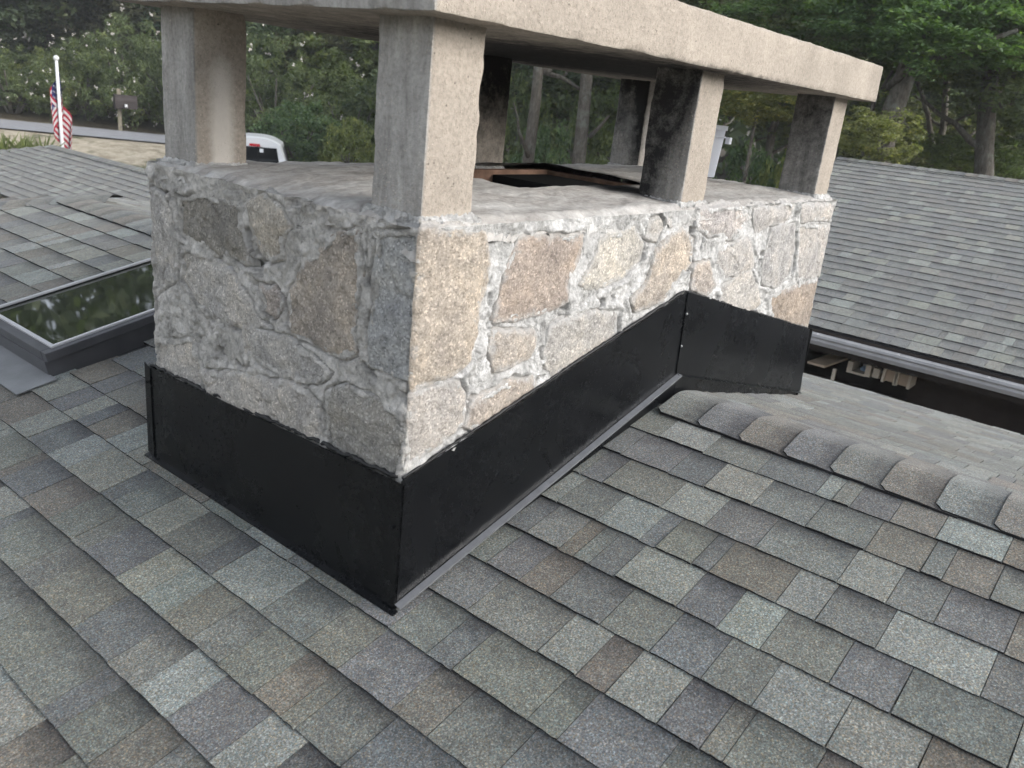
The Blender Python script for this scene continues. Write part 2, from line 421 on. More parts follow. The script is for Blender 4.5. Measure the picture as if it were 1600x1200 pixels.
# ------------------------------------------------------------------ shingled roofs
TINTS = [((.133, .138, .128), .8, 28), ((.118, .121, .121), .7, 20), ((.134, .125, .109), .7, 18),
         ((.150, .160, .151), .5, 12), ((.141, .144, .129), .7, 22), ((.108, .111, .111), .6, 3)]
LAST = [None]
def pick_tint(rng, pale=1.0):
    w_ = [t[2]*(pale if i == 3 else 1) for i, t in enumerate(TINTS)]
    t_ = rng.choices(TINTS, w_)[0]
    if t_ is LAST[0]: t_ = rng.choices(TINTS, w_)[0]
    LAST[0] = t_; c, b, _ = t_; g = rng.uniform(.9, 1.1)
    return (c[0]*g*rng.uniform(.97, 1.03), c[1]*g, c[2]*g*rng.uniform(.97, 1.03), min(1, max(0, b+rng.uniform(-.5, .5))))
def calmed(c, f):
    if c[1] > .148: return tuple(x*1.15 for x in c[:3])+(0.,)
    g = (.140, .144, .147); return tuple(a*(1-f)+b*f for a, b in zip(c[:3], g))+(c[3],)
def shingle_geo(wd, ln, t, seed, taper):
    """local: x up the slope (0 = butt edge), y across, z out; tilted so that the butt is proud"""
    r = random.Random(seed); n = 7
    V = []; band = []
    for k in range(n):
        y = -wd/2+taper*.5+(wd-taper)*k/(n-1); jx = r.uniform(-.0013, .0013)
        jz = r.uniform(-.0007, .0007)
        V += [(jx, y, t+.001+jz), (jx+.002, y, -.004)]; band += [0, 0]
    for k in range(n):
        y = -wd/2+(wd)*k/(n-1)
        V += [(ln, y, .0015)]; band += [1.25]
    F = [(2*k, 2*n+k, 2*n+k+1, 2*k+2) for k in range(n-1)]        # top
    F = [f[::-1] for f in F]
    F += [(2*k, 2*k+2, 2*k+3, 2*k+1) [::-1] for k in range(n-1)]           # butt
    F += [(0, 1, 2*n)[::-1], (2*n-2, 2*n-1, 3*n-1)]                      # sides
    return V, F, band
EXP = .1605
_lib = {}
def shingle_mesh(wc, tc, var):
    key = (wc, tc, var)
    if key not in _lib:
        V, F, b = shingle_geo(wc, EXP*1.22, tc, hash(key) & 0xffff, .0035 if var % 2 else .0015)
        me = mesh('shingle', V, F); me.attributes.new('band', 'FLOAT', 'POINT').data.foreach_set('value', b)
        me.materials.append(MAT['shingle']); me.materials.append(MAT['butt'])
        me.polygons.foreach_set('material_index', [1 if 6 <= q < 12 else 0 for q in range(len(me.polygons))]); _lib[key] = me
    return _lib[key]
def shingled_slope(parent, name, org, up, across, courses, y0f, y1f, seed, maxparts=300, first=0., pale=1., skip=None, calm=0.):
    """org: world point on the eave line, up: unit vector up the slope, across: unit vector along the eave"""
    rng = random.Random(seed); org = Vector(org); up = Vector(up).normalized(); ac = Vector(across).normalized()
    nor = up.cross(ac).normalized()
    rot = Matrix((up, ac, nor)).transposed().to_euler()
    deck = None
    # underlay board
    n0 = (y0f(0), y1f(0)); L_ = courses*EXP+first; n1 = (y0f(L_), y1f(L_))
    P = [org+ac*n0[0], org+ac*n0[1], org+up*L_+ac*n1[1], org+up*L_+ac*n1[0]]
    deck = MB().prism([tuple(p-nor*.012) for p in P], tuple(-nor*.03)).build(name, MAT['deck'], parent)
    items = []
    for c in range(courses):
        h = first + c*EXP; a, b = y0f(h), y1f(h); y = a - rng.uniform(0, .2); wob = rng.uniform(-.002, .002)
        while y < b:
            wd = rng.choice([.08, .10, .11, .12, .13, .14, .15, .16, .17, .18, .20, .22]) if rng.random() < .92 else .05
            ce = y+wd/2; lo = max(y, a); hi = min(y+wd, b)
            if hi-lo > .015:
                items.append((h+wob+rng.uniform(-.0015, .0015), (lo+hi)/2, hi-lo, rng.choice([.0055, .0065, .0075, .009]), calmed(pick_tint(rng, pale), calm), rng.randrange(3)))
            y += wd
    sc = []
    for i, it in enumerate(items):
        p = org+up*(it[0]+EXP*.5)+ac*it[1]
        if skip and skip(p): continue
        x, y, d = pr(p)
        inn = d > .2 and -60 < x < 1660 and -60 < y < 1260
        sc.append(((0 if inn else 1), d, i, p))
    sc.sort()
    fV, fF, fb, ft = [], [], [], []
    for rank, (o_, d, i, p) in enumerate(sc):
        h, ce, wd, t, tint, var = items[i]
        base = org+up*h+ac*ce
        if rank < maxparts and o_ == 0:
            q = round(wd, 2); wq = max(.02, q)
            o = obj('shingle', shingle_mesh(wq, t, var), None, deck, loc=base, rot=rot, color=tint)
            o.scale = (1, wd/wq - .0012/wq, 1)
        else:
            V, F, b = shingle_geo(wd-.0012, EXP*1.22, t, i, .002); k = len(fV)
            fV += [tuple(base+up*v[0]+ac*v[1]+nor*v[2]) for v in V]; fF += [tuple(j+k for j in f) for f in F]
            fb += b; ft += list(tint)*len(V)
    if fV:
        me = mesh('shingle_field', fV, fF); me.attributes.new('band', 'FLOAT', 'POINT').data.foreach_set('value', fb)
        me.attributes.new('tint', 'FLOAT_COLOR', 'POINT').data.foreach_set('color', ft)
        me.materials.append(MAT['shingle_field']); me.materials.append(MAT['butt'])
        me.polygons.foreach_set('material_index', [1 if 6 <= q % 14 < 12 else 0 for q in range(len(me.polygons))])
        tag(obj('shingle_field', me, None, deck), kind='stuff')
    return deck

XR, ZR, SL = 1.3124, .285, .22478
UPN = Vector((1, 0, SL)).normalized(); CS = UPN.x
def zn(x): return -.01+SL*x
def zf(x): return ZR-SL*(x-XR)
W_, L_, H_ = 1.1284, 2.6103, .9354

house = thing('house', (1.3, 0, -3.15), 'grey shingled house roof carrying the stone chimney, with ridge and skylight', 'house')
# near slope: a course line at x = .089; the skylight opening is left free
x0 = .089-.1605*CS*22
def inchim(p): return (.09 < p.x < L_ and .125 < p.y < W_-.125)
SKX0, SKX1, SKY0, SKY1 = .030, 1.18, 2.0, 2.665
def skipn(p): return inchim(p) or (SKX0 < p.x < SKX1 and SKY0 < p.y < SKY1)
HIPY = 4.52
nc = int((XR-.02-x0)/CS/EXP)
near = shingled_slope(house, 'roof_slope', (x0, 0, zn(x0)), (1, 0, SL), (0, 1, 0), nc,
                      lambda h: -6.0, lambda h: HIPY+(XR-(x0+h*CS)), 11, 300, skip=skipn)
near['label'] = 'near roof slope of grey and brown shingles below the ridge'
xe_far = 4.56
ncf = int((xe_far-XR-.03)/CS/EXP)
farS = shingled_slope(house, 'roof_slope', (xe_far, 0, zf(xe_far)), (-1, 0, SL), (0, -1, 0), ncf,
                      lambda h: -(HIPY+(xe_far-h*CS-XR)), lambda h: 6.0, 12, 300, skip=inchim)
farS['label'] = 'pale far roof slope beyond the ridge'
# hip end of the roof
E_end = MB().prism([(x0, HIPY+XR-x0, zn(x0)-.015), (XR, HIPY, ZR-.015), (xe_far, HIPY+xe_far-XR, zf(xe_far)-.015)], (0, 0, -.03))
E_end.build('hip_end', MAT['shingle_field'], house)
# house walls under the eaves
MB().box((x0+.5, -5.6, -3.3), (xe_far-.45, HIPY+2.2, -1.2)).build('wall', MAT['wall_red'], house)
# fascia along the far eave
MB().box((xe_far-.05, -6, zf(xe_far)-.24), (xe_far-.015, HIPY+3, zf(xe_far)-.03)).build('fascia', MAT['fascia'], house)

def ridge_cap_mesh(seed, half=.163, ln=.215, sl=SL, clip=.020):
    """bent cap shingle over a ridge along y; butt end at +y"""
    r = random.Random(seed); n = 15; V = []; b = []
    for j, yy in enumerate((0, -.012, -clip, -.055, -.10, -ln)):
        for k in range(n):
            q = -1+2*k/(n-1); hw = half
            if j == 0: hw = half-clip*.92
            elif j == 1: hw = half-clip*.45
            s = q*hw
            ab = math.sqrt(s*s+.035**2)-.035
            z = -ab*sl*1.06 + (.0105 if j < 5 else .004)*(1-.25*min(1, -yy/ln)) + r.uniform(-.0006, .0006)
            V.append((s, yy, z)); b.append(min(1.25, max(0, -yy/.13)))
    F = []
    for j in range(5):
        for k in range(n-1): F.append((j*n+k, (j+1)*n+k, (j+1)*n+k+1, j*n+k+1))
    k0 = len(V)                                  # thickness skirt along the butt and both sides
    rim = [j*n for j in range(5, -1, -1)]+list(range(1, n-1))+[j*n+n-1 for j in range(6)]
    for i in rim: V.append((V[i][0]*.998, V[i][1], V[i][2]-.008)); b.append(0)
    for a in range(len(rim)-1): F.append((rim[a], rim[a+1], k0+a+1, k0+a))
    me = mesh('ridge_cap', V, F, False)
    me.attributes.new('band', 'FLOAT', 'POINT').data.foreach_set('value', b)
    me.materials.append(MAT['shingle']); me.materials.append(MAT['butt'])
    me.polygons.foreach_set('material_index', [1 if q >= 5*(n-1) else 0 for q in range(len(me.polygons))]); return me
capm = [ridge_cap_mesh(i) for i in range(4)]
ridge = MB().prism([(XR-.08, -6, ZR-.03), (XR+.08, -6, ZR-.03), (XR, -6, ZR-.004)], (0, HIPY+6, 0)).build('ridge', MAT['deck'], house)
rc = random.Random(5); capcols = [(.145, .149, .139), (.124, .126, .131), (.139, .130, .117), (.127, .129, .133), (.138, .141, .134), (.141, .132, .119), (.158, .168, .162), (.146, .139, .127)]
yc = .128; i = 0
CAPE = .1495
y = -.035
k = 0
while y > -5.8:
    c = capcols[k % 8] if k < 8 else pick_tint(rc)[:3]
    obj('ridge_cap', capm[k % 4], None, ridge, loc=(XR, y, ZR+rc.uniform(-.001, .001)), rot=(0, 0, rc.uniform(-.012, .012)), color=(*c, rc.uniform(.75, 1.)))
    y -= CAPE; k += 1
y = HIPY
while y > W_+.1:
    c = pick_tint(rc)[:3]
    obj('ridge_cap', capm[k % 4], None, ridge, loc=(XR, y, ZR), color=(*c, .8)); y -= CAPE; k += 1
# hip caps towards the near corner of the roof
hd = Vector((-1, 1, -SL)).normalized(); ang = math.atan2(-1, -1)
for j in range(12):
    p = Vector((XR, HIPY, ZR))+hd*(.0+j*CAPE); c = pick_tint(rc)[:3]
    o = obj('ridge_cap', capm[j % 4], None, ridge, loc=tuple(p+Vector((0, 0, .002))), color=(*c, .6))
    ydir = hd; zdir = Vector((-.10, .10, 1)); xdir = ydir.cross(zdir).normalized(); zdir = xdir.cross(ydir)
    o.rotation_euler = Matrix((xdir, ydir, zdir)).transposed().to_euler()

# ------------------------------------------------------------------ skylight (part of the house roof)
def sp(x, y, h): return (x-h*UPN.z*0, y, zn(x)+h)
def slope_box(mb, x0_, x1_, y0_, y1_, h0, h1):
    P = [sp(x0_, y0_, h0), sp(x1_, y0_, h0), sp(x1_, y1_, h0), sp(x0_, y1_, h0)]
    return mb.prism(P, (-(h1-h0)*SL*.95, 0, (h1-h0)))
skl = MB(); slope_box(skl, SKX0, SKX1, SKY0, SKY1, -.02, .062)
slope_box(skl, SKX0, SKX1, SKY0, SKY1, .0, .001)
curb = MB()
slope_box(curb, SKX0, SKX1, SKY0, SKY0+.05, -.02, .07); slope_box(curb, SKX0, SKX1, SKY1-.05, SKY1, -.02, .07)
slope_box(curb, SKX0, SKX0+.05, SKY0+.051, SKY1-.051, -.02, .069); slope_box(curb, SKX1-.05, SKX1, SKY0+.051, SKY1-.051, -.02, .069)
skyl = curb.build('skylight', MAT['dark_metal'], house)
fr = MB(); e = .012
for a in ((SKX0-e, SKX1+e, SKY0-e, SKY0+.028), (SKX0-e, SKX1+e, SKY1-.028, SKY1+e), (SKX0-e, SKX0+.028, SKY0+.029, SKY1-.029), (SKX1-.028, SKX1+e, SKY0+.029, SKY1-.029)):
    slope_box(fr, *a, .072, .108)
fr.build('frame', MAT['dark_metal'], skyl, bevel=.004)
ri = MB(); e = -.018
for a in ((SKX0-e, SKX1+e, SKY0-e, SKY0+.034), (SKX0-e, SKX1+e, SKY1-.034, SKY1+e), (SKX0-e, SKX0+.034, SKY0+.035, SKY1-.035), (SKX1-.034, SKX1+e, SKY0+.035, SKY1-.035)):
    slope_box(ri, *a, .1085, .118)
ri.build('glazing_bead', MAT['gutter'], skyl, bevel=.002)
gl = MB(); slope_box(gl, SKX0+.026, SKX1-.026, SKY0+.026, SKY1-.026, .098, .104)
gl.build('glass', MAT['glass'], skyl)
ap = MB(); slope_box(ap, SKX0-.15, SKX0-.002, SKY0-.06, SKY1+.1, .012, .016)
slope_box(ap, SKX0-.002, SKX1, SKY1+.002, SKY1+.07, .012, .016)
ap.build('apron', MAT['apron'], skyl)

# ------------------------------------------------------------------ right wing
XE2, ZE2, S2 = 6.0, -.415, .2685
rw = thing('house', (8, 0, -3.15), 'lower house wing behind the chimney with long grey roof and gutter', 'house')
C2 = 1/math.hypot(1, S2); nc2 = 31; YG = 2.78
r2 = shingled_slope(rw, 'roof_slope', (XE2, 0, ZE2), (1, 0, S2), (0, 1, 0), nc2, lambda h: -7.0, lambda h: YG, 21, 300, pale=1.15, calm=.5)
XRR = XE2+nc2*EXP*C2+.03; ZRR = ZE2+S2*(XRR-XE2)
MB().prism([(XRR, -7, ZRR-.01), (XRR, YG, ZRR-.01), (XRR+4.2, YG, ZRR-1.14), (XRR+4.2, -7, ZRR-1.14)], (0, 0, -.05)).build('roof_slope', MAT['shingle_field'], rw)
rid2 = MB().prism([(XRR-.08, -7, ZRR-.035), (XRR+.08, -7, ZRR-.035), (XRR, -7, ZRR-.006)], (0, YG+7, 0)).build('ridge', MAT['deck'], rw)
y = YG; cap2 = [ridge_cap_mesh(10+i, sl=S2, half=.15) for i in range(2)]; k = 0
while y > -6.8:
    c = pick_tint(rc)[:3]; obj('ridge_cap', cap2[k % 2], None, rid2, loc=(XRR, y, ZRR), color=(*c, .8)); y -= CAPE; k += 1
# gutter: an open K profile hung on the fascia
gp = [(-.012, -.045), (-.012, -.135), (-.085, -.135), (-.105, -.10), (-.105, -.075), (-.125, -.06), (-.125, -.035), (-.110, -.035), (-.110, -.052), (-.092, -.068), (-.092, -.098), (-.078, -.125), (-.020, -.125), (-.020, -.045)]
gutter = MB().prism([(XE2+a, -7, ZE2+b) for a, b in gp], (0, YG+7, 0)).build('gutter', MAT['gutter'], rw)
for j in range(14):
    yy = -6.5+j*.68
    MB().box((XE2-.108, yy, ZE2-.05), (XE2-.014, yy+.012, ZE2-.044)).build('gutter_hanger', MAT['gutter'], gutter)
MB().box((XE2-.010, -7, ZE2-.20), (XE2+.03, YG, ZE2-.022)).build('fascia', MAT['fascia'], rw)
MB().box((XE2+.03, -6.9, ZE2-.20), (XE2+.71, YG-.05, ZE2-.17)).build('soffit', MAT['fascia'], rw)
XW = XE2+.72
WIN = (.30, 1.36, -1.06, -.80)   # y0,y1,z0,z1
wm = MB()
wm.box((XW, -6.8, -3.3), (XW+.12, WIN[0], ZE2-.1)); wm.box((XW, WIN[1], -3.3), (XW+.12, YG-.1, ZE2-.1))
wm.box((XW, WIN[0]+.001, -3.3), (XW+.12, WIN[1]-.001, WIN[2])); wm.box((XW, WIN[0]+.001, WIN[3]), (XW+.12, WIN[1]-.001, ZE2-.1))
wm.build('wall', MAT['wall'], rw)
MB().box((XW+.5, WIN[0]-.6, -3.2), (XW+.55, WIN[1]+.6, ZE2-.1)).build('back_wall', MAT['wall'], rw)
MB().prism([(XE2+.4, YG-.1, ZE2-.2), (XRR, YG-.1, ZRR-.08), (XRR+3.9, YG-.1, ZRR-1.1), (XRR+3.9, YG-.1, -3.3), (XE2+.73, YG-.1, -3.3)], (0, -.1, 0)).build('gable_wall', MAT['wall'], rw)
# tan furniture hung on the porch wall
def cab(y0, y1, z0, z1, label):
    t = thing('wall_cabinet', (XW-.12, (y0+y1)/2, z0), label, 'cabinet')
    MB().box((XW-.20, y0, z0), (XW-.005, y1, z1)).build('door', MAT['tan'], t, bevel=.004)
    for yy in (y0-.012, y1-.012): MB().box((XW-.225, yy, z0-.012), (XW-.004, yy+.024, z1+.01)).build('post', MAT['cream'], t)
    return t
PY = lambda px, py: (lambda v: CAMC+v*((XW-.22-CAMC[0])/v[0]))(CAMR.T @ np.array([(px-800)/FPX, (py-600)/FPX, 1.]))
def cabpx(xa, ya, xb, yb, label):
    A = PY(xa, ya); B = PY(xb, yb); return cab(B[1], A[1], B[2], A[2], label)
cabpx(1401, 583, 1418, 606, 'tan wall cabinet with pale posts, rightmost under the gutter')
cabpx(1383, 577, 1399, 600, 'tan wall cabinet with pale posts, second from right under the gutter')
A = PY(1365, 575); B = PY(1371, 592)
t = thing('shelf_post', (XW-.2, B[1], B[2]), 'narrow pale upright post between blue jug and tan cabinet', 'post')
MB().box((XW-.21, B[1], B[2]), (XW-.16, A[1], A[2])).build('upright', MAT['cream'], t); MB().box((XW-.16, B[1], B[2]-.01), (XW-.005, A[1], B[2]+.01)).build('bracket', MAT['cream'], t)
A = PY(1341, 572); B = PY(1352, 583)
t = thing('blue_jug', (XW-.14, (A[1]+B[1])/2, B[2]), 'pale blue jug on the porch shelf under the gutter', 'jug')
cy = (A[1]+B[1])/2; r_ = abs(A[1]-B[1])*.5
MB().tube([(XW-.14, cy, B[2]), (XW-.14, cy, B[2]+.012), (XW-.14, cy, A[2]-.03), (XW-.14, cy, A[2]-.012), (XW-.14, cy, A[2])], [r_*.85, r_, r_, r_*.5, r_*.42], 14).build('body', MAT['blue'], t, smooth=True)
MB().tube([(XW-.14, cy, A[2]), (XW-.14, cy, A[2]+.012)], r_*.48, 12).build('lid', MAT['decal'], t)
A = PY(1326, 564); B = PY(1361, 594)
t = thing('shelf', (XW-.1, (A[1]+B[1])/2, B[2]), 'pale framed porch shelf holding the blue jug', 'shelf')
for px in (1326, 1354):
    a = PY(px, 564 if px < 1340 else 570); b = PY(px+3.5, 583 if px < 1340 else 590)
    MB().box((XW-.22, b[1], b[2]), (XW-.006, a[1], a[2])).build('upright', MAT['cream'], t)
zb = PY(1345, 584)[2]
MB().box((XW-.215, PY(1354, 580)[1]+.003, zb-.02), (XW-.007, PY(1329.6, 575)[1]-.003, zb)).build('board', MAT['cream'], t)
a = PY(1270, 562); b = PY(1319, 578)
t = thing('porch_table', (XW-.3, (a[1]+b[1])/2, b[2]), 'tan sloped board on a leg beside the flashing corner', 'table')
ya, yb = PY(1270, 562)[1], PY(1316, 562)[1]; z1 = PY(1293, 570)[2]
MB().prism([(XW-.36, ya, z1), (XW-.36, yb+.1, z1-.0), (XW-.04, yb, z1+.05), (XW-.04, ya-.1, z1+.05)], (0, 0, .02)).build('top', MAT['tan'], t)
MB().box((XW-.3, yb+.01, z1-.11), (XW-.27, yb+.04, z1-.001)).build('leg', MAT['cream'], t)

# ------------------------------------------------------------------ left wing (distant hip roof)
XE3, ZE3, S3 = 4.0, -1.05, .2685
C3 = 1/math.hypot(1, S3); nc3 = 14
XR3 = XE3+nc3*EXP*C3-.3; XR3 = 5.872; nc3 = int((XR3-XE3)/C3/EXP); ZR3 = ZE3+S3*(XR3-XE3); HY3 = 15.66
lw = thing('house', (5.5, 12, -3.15), 'distant low hip roofed wing at left below the flag', 'house')
shingled_slope(lw, 'roof_slope', (XE3, 0, ZE3), (1, 0, S3), (0, 1, 0), nc3, lambda h: 6.5, lambda h: HY3+(XR3-(XE3+h*C3)), 31, 300, pale=.8, calm=.5)
MB().prism([(XR3, 6.5, ZR3-.012), (XR3, HY3, ZR3-.012), (XR3+1.9, HY3+1.9, ZR3-.51), (XR3+1.9, 6.5, ZR3-.51)], (0, 0, -.04)).build('roof_slope', MAT['shingle_field'], lw)
MB().prism([(XR3, HY3, ZR3-.012), (XE3, HY3+XR3-XE3, ZE3-.012), (XR3+1.9, HY3+1.9, ZR3-.51)], (0, 0, -.04)).build('hip_end', MAT['shingle_field'], lw)
rid3 = MB().prism([(XR3-.08, 6.5, ZR3-.035), (XR3+.08, 6.5, ZR3-.035), (XR3, 6.5, ZR3-.006)], (0, HY3-6.5, 0)).build('ridge', MAT['deck'], lw)
y = HY3; k = 0
while y > 6.7:
    c = pick_tint(rc)[:3]; obj('ridge_cap', cap2[k % 2], None, rid3, loc=(XR3, y, ZR3), color=(*c, .8)); y -= CAPE; k += 1
MB().box((XE3-.04, 6.5, ZE3-.10), (XE3-.005, HY3+XR3-XE3, ZE3-.008)).build('fascia', MAT['flashing'], lw)
MB().box((XE3+.25, 6.8, -3.3), (XR3+1.6, HY3+1.3, ZE3-.08)).build('wall', MAT['wall_red'], lw)

# ------------------------------------------------------------------ chimney
chim = thing('chimney', (L_/2, W_/2, -.3), 'rough stone chimney with six concrete posts and a thick concrete cap', 'chimney')
STONES = {'S1': [(-0.965, 0.856), (-0.821, 0.886), (-0.661, 0.884), (-0.634, 0.81), (-0.607, 0.73), (-0.709, 0.732), (-0.856, 0.737), (-0.96, 0.746)], 'S2': [(-0.625, 0.9), (-0.547, 0.927), (-0.464, 0.905), (-0.431, 0.866), (-0.471, 0.819), (-0.47, 0.774), (-0.52, 0.748), (-0.563, 0.771), (-0.616, 0.829)], 'S3': [(-0.961, 0.723), (-0.836, 0.718), (-0.709, 0.704), (-0.616, 0.652), (-0.58, 0.606), (-0.509, 0.58), (-0.598, 0.562), (-0.731, 0.54), (-0.884, 0.556), (-0.973, 0.608)], 'S4': [(-0.307, 0.849), (-0.264, 0.881), (-0.194, 0.889), (-0.179, 0.817), (-0.183, 0.721), (-0.183, 0.603), (-0.225, 0.566), (-0.294, 0.577), (-0.432, 0.588), (-0.446, 0.67), (-0.404, 0.751)], 'S5': [(-0.127, 0.901), (-0.002, 0.924), (-0.002, 0.79), (-0.002, 0.594), (-0.063, 0.592), (-0.125, 0.594), (-0.144, 0.663), (-0.128, 0.739), (-0.128, 0.828)], 'S6': [(-0.58, 0.693), (-0.493, 0.701), (-0.467, 0.665), (-0.5, 0.609), (-0.544, 0.62)], 'S7': [(-1.119, 0.853), (-1.002, 0.859), (-0.993, 0.734), (-0.99, 0.604), (-1.12, 0.536)], 'S8': [(-0.857, 0.365), (-0.576, 0.433), (-0.351, 0.46), (-0.303, 0.437), (-0.308, 0.331), (-0.447, 0.29), (-0.688, 0.27), (-0.821, 0.28)], 'S9': [(-0.286, 0.48), (-0.208, 0.529), (-0.138, 0.514), (-0.039, 0.503), (-0.003, 0.466), (-0.002, 0.30), (-0.073, 0.28), (-0.177, 0.28), (-0.279, 0.29)], 'S10': [(-1.12, 0.39), (-0.904, 0.447), (-0.862, 0.393), (-0.846, 0.29), (-1.017, 0.26), (-1.12, 0.26)], 'S11': [(-0.641, 0.557), (-0.453, 0.579), (-0.336, 0.56), (-0.261, 0.531), (-0.296, 0.493), (-0.362, 0.473), (-0.554, 0.46), (-0.664, 0.49)],
'R1': [(0.002, 0.928), (0.071, 0.923), (0.213, 0.92), (0.238, 0.866), (0.238, 0.794), (0.211, 0.722), (0.198, 0.597), (0.164, 0.578), (0.003, 0.568)], 'R2': [(0.336, 0.894), (0.416, 0.897), (0.608, 0.886), (0.618, 0.822), (0.574, 0.765), (0.587, 0.702), (0.489, 0.686), (0.371, 0.68), (0.274, 0.694), (0.287, 0.763), (0.313, 0.841)], 'R3': [(0.704, 0.872), (0.879, 0.897), (0.945, 0.846), (0.948, 0.796), (0.854, 0.743), (0.721, 0.721), (0.626, 0.743), (0.671, 0.801)], 'R4': [(1.117, 0.867), (1.18, 0.876), (1.271, 0.832), (1.292, 0.756), (1.237, 0.713), (1.139, 0.642), (0.956, 0.625), (0.919, 0.675), (1.012, 0.722), (1.035, 0.809)], 'R5': [(0.279, 0.662), (0.445, 0.642), (0.461, 0.601), (0.425, 0.562), (0.294, 0.559), (0.271, 0.611)], 'R6': [(0.349, 0.509), (0.468, 0.514), (0.492, 0.46), (0.378, 0.415), (0.251, 0.40), (0.195, 0.425), (0.219, 0.493)], 'R7': [(0.943, 0.912), (1.012, 0.921), (1.048, 0.883), (1.023, 0.847), (0.947, 0.858)], 'R8': [(0.514, 0.649), (0.746, 0.659), (0.86, 0.638), (0.881, 0.559), (0.731, 0.501), (0.545, 0.494), (0.495, 0.561)], 'R9': [(0.003, 0.553), (0.166, 0.562), (0.194, 0.515), (0.194, 0.436), (0.104, 0.40), (0.003, 0.37)], 'Q1': [(1.474, 0.788), (1.723, 0.816), (1.808, 0.728), (1.803, 0.691), (1.681, 0.674), (1.562, 0.667), (1.48, 0.728)], 'Q2': [(1.911, 0.843), (2.156, 0.845), (2.223, 0.726), (2.245, 0.62), (2.097, 0.573), (1.927, 0.621), (1.888, 0.702)], 'Q3': [(2.213, 0.838), (2.604, 0.82), (2.604, 0.581), (2.325, 0.591), (2.265, 0.723)], 'Q4': [(1.55, 0.651), (1.784, 0.683), (1.883, 0.616), (1.948, 0.53), (1.797, 0.489), (1.581, 0.555)], 'Q5': [(1.293, 0.929), (1.606, 0.935), (1.672, 0.881), (1.579, 0.816), (1.382, 0.836), (1.294, 0.881)], 'Q6': [(1.694, 0.924), (2.108, 0.93), (2.115, 0.871), (1.763, 0.823)], 'Q7': [(2.034, 0.55), (2.309, 0.572), (2.604, 0.573), (2.604, 0.336), (2.178, 0.40)], 'Q8': [(1.306, 0.734), (1.412, 0.759), (1.509, 0.655), (1.445, 0.626), (1.322, 0.666)], 'Q9': [(2.167, 0.918), (2.595, 0.922), (2.604, 0.862), (2.589, 0.836), (2.204, 0.853)]}
T1, T2, T3 = (.46, .375, .29), (.42, .34, .27), (.47, .42, .35)
G1, G2, G3 = (.30, .285, .25), (.27, .27, .26), (.36, .345, .32)
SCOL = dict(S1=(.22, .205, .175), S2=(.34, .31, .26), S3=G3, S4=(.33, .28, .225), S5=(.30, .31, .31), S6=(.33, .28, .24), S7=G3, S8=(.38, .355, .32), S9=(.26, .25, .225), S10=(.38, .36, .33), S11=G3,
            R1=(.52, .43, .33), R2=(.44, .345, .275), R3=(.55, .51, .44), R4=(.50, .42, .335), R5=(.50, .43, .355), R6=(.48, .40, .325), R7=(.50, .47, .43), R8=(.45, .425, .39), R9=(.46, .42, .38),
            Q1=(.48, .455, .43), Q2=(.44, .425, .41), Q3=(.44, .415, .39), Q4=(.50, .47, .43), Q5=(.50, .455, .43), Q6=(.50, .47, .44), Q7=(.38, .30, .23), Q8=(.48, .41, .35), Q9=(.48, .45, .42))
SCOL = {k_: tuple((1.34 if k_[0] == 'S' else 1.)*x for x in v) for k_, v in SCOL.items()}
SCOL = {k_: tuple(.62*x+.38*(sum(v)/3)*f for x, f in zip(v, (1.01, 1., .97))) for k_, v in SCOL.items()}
rb = random.Random(8)
for face, (ua, ub) in enumerate(((L_+.04, L_+W_-.04), (-W_-L_+.04, -W_-.04))):      # end and back faces
    nn = 3 if face == 0 else 7
    for row in range(3):
        for q in range(nn):
            a = ua+(ub-ua)*q/nn; b = ua+(ub-ua)*(q+1)/nn; z0 = .02+.30*row; z1 = z0+.28; j = lambda: rb.uniform(-.03, .03)
            STONES['B%d%d%d' % (face, row, q)] = [(a+.03+j(), z0+j()), (a+.5*(b-a)+j(), z0+j()), (b-.03+j(), z0+j()), (b-.02+j(), .5*(z0+z1)), (b-.03+j(), z1+j()-.02), (a+.03+j(), z1+j()-.02), (a+.02, .5*(z0+z1)+j())]
            SCOL['B%d%d%d' % (face, row, q)] = rb.choice([T1, T2, T3, G3])
def strip(u):
    """unrolled side of the chimney -> foot point and outward normal"""
    u = np.asarray(u, float); x = np.zeros_like(u); y = np.zeros_like(u); a = np.zeros_like(u)
    ks = [(-W_-L_, -W_, .5), (-W_, 0, 1.), (0, L_, 1.5), (L_, L_+W_, 2.)]
    for lo, hi, an in ks:
        mk = (u >= lo) & (u <= hi)
        if an == .5: x[mk] = -W_-u[mk]; y[mk] = W_
        if an == 1.: x[mk] = 0; y[mk] = -u[mk]
        if an == 1.5: x[mk] = u[mk]; y[mk] = 0
        if an == 2.: x[mk] = L_; y[mk] = u[mk]-L_
        a[mk] = an*math.pi
    b = .016; ins = np.zeros_like(u)
    for c, a0, a1 in ((-W_, .5, 1.), (0, 1., 1.5), (L_, 1.5, 2.)):
        mk = np.abs(u-c) < b; t = ss(-b, b, u[mk]-c)
        a[mk] = math.pi*(a0+(a1-a0)*t); ins[mk] = b*.42*(1-np.abs(u[mk]-c)/b)
    nx, ny = np.cos(a), np.sin(a)
    return x-nx*ins, y-ny*ins, nx, ny
def polysd(poly, U, V):
    P = np.array(poly); n = len(P); ins = np.zeros(U.shape, bool); d = np.full(U.shape, 9.)
    for i in range(n):
        a, b = P[i], P[(i+1) % n]; e = b-a
        t = np.clip(((U-a[0])*e[0]+(V-a[1])*e[1])/(e@e+1e-12), 0, 1)
        d = np.minimum(d, np.hypot(U-a[0]-t*e[0], V-a[1]-t*e[1]))
        c = ((a[1] > V) != (b[1] > V)) & (U < (b[0]-a[0])*(V-a[1])/(b[1]-a[1]+1e-12)+a[0]); ins ^= c
    return np.where(ins, d, -d)
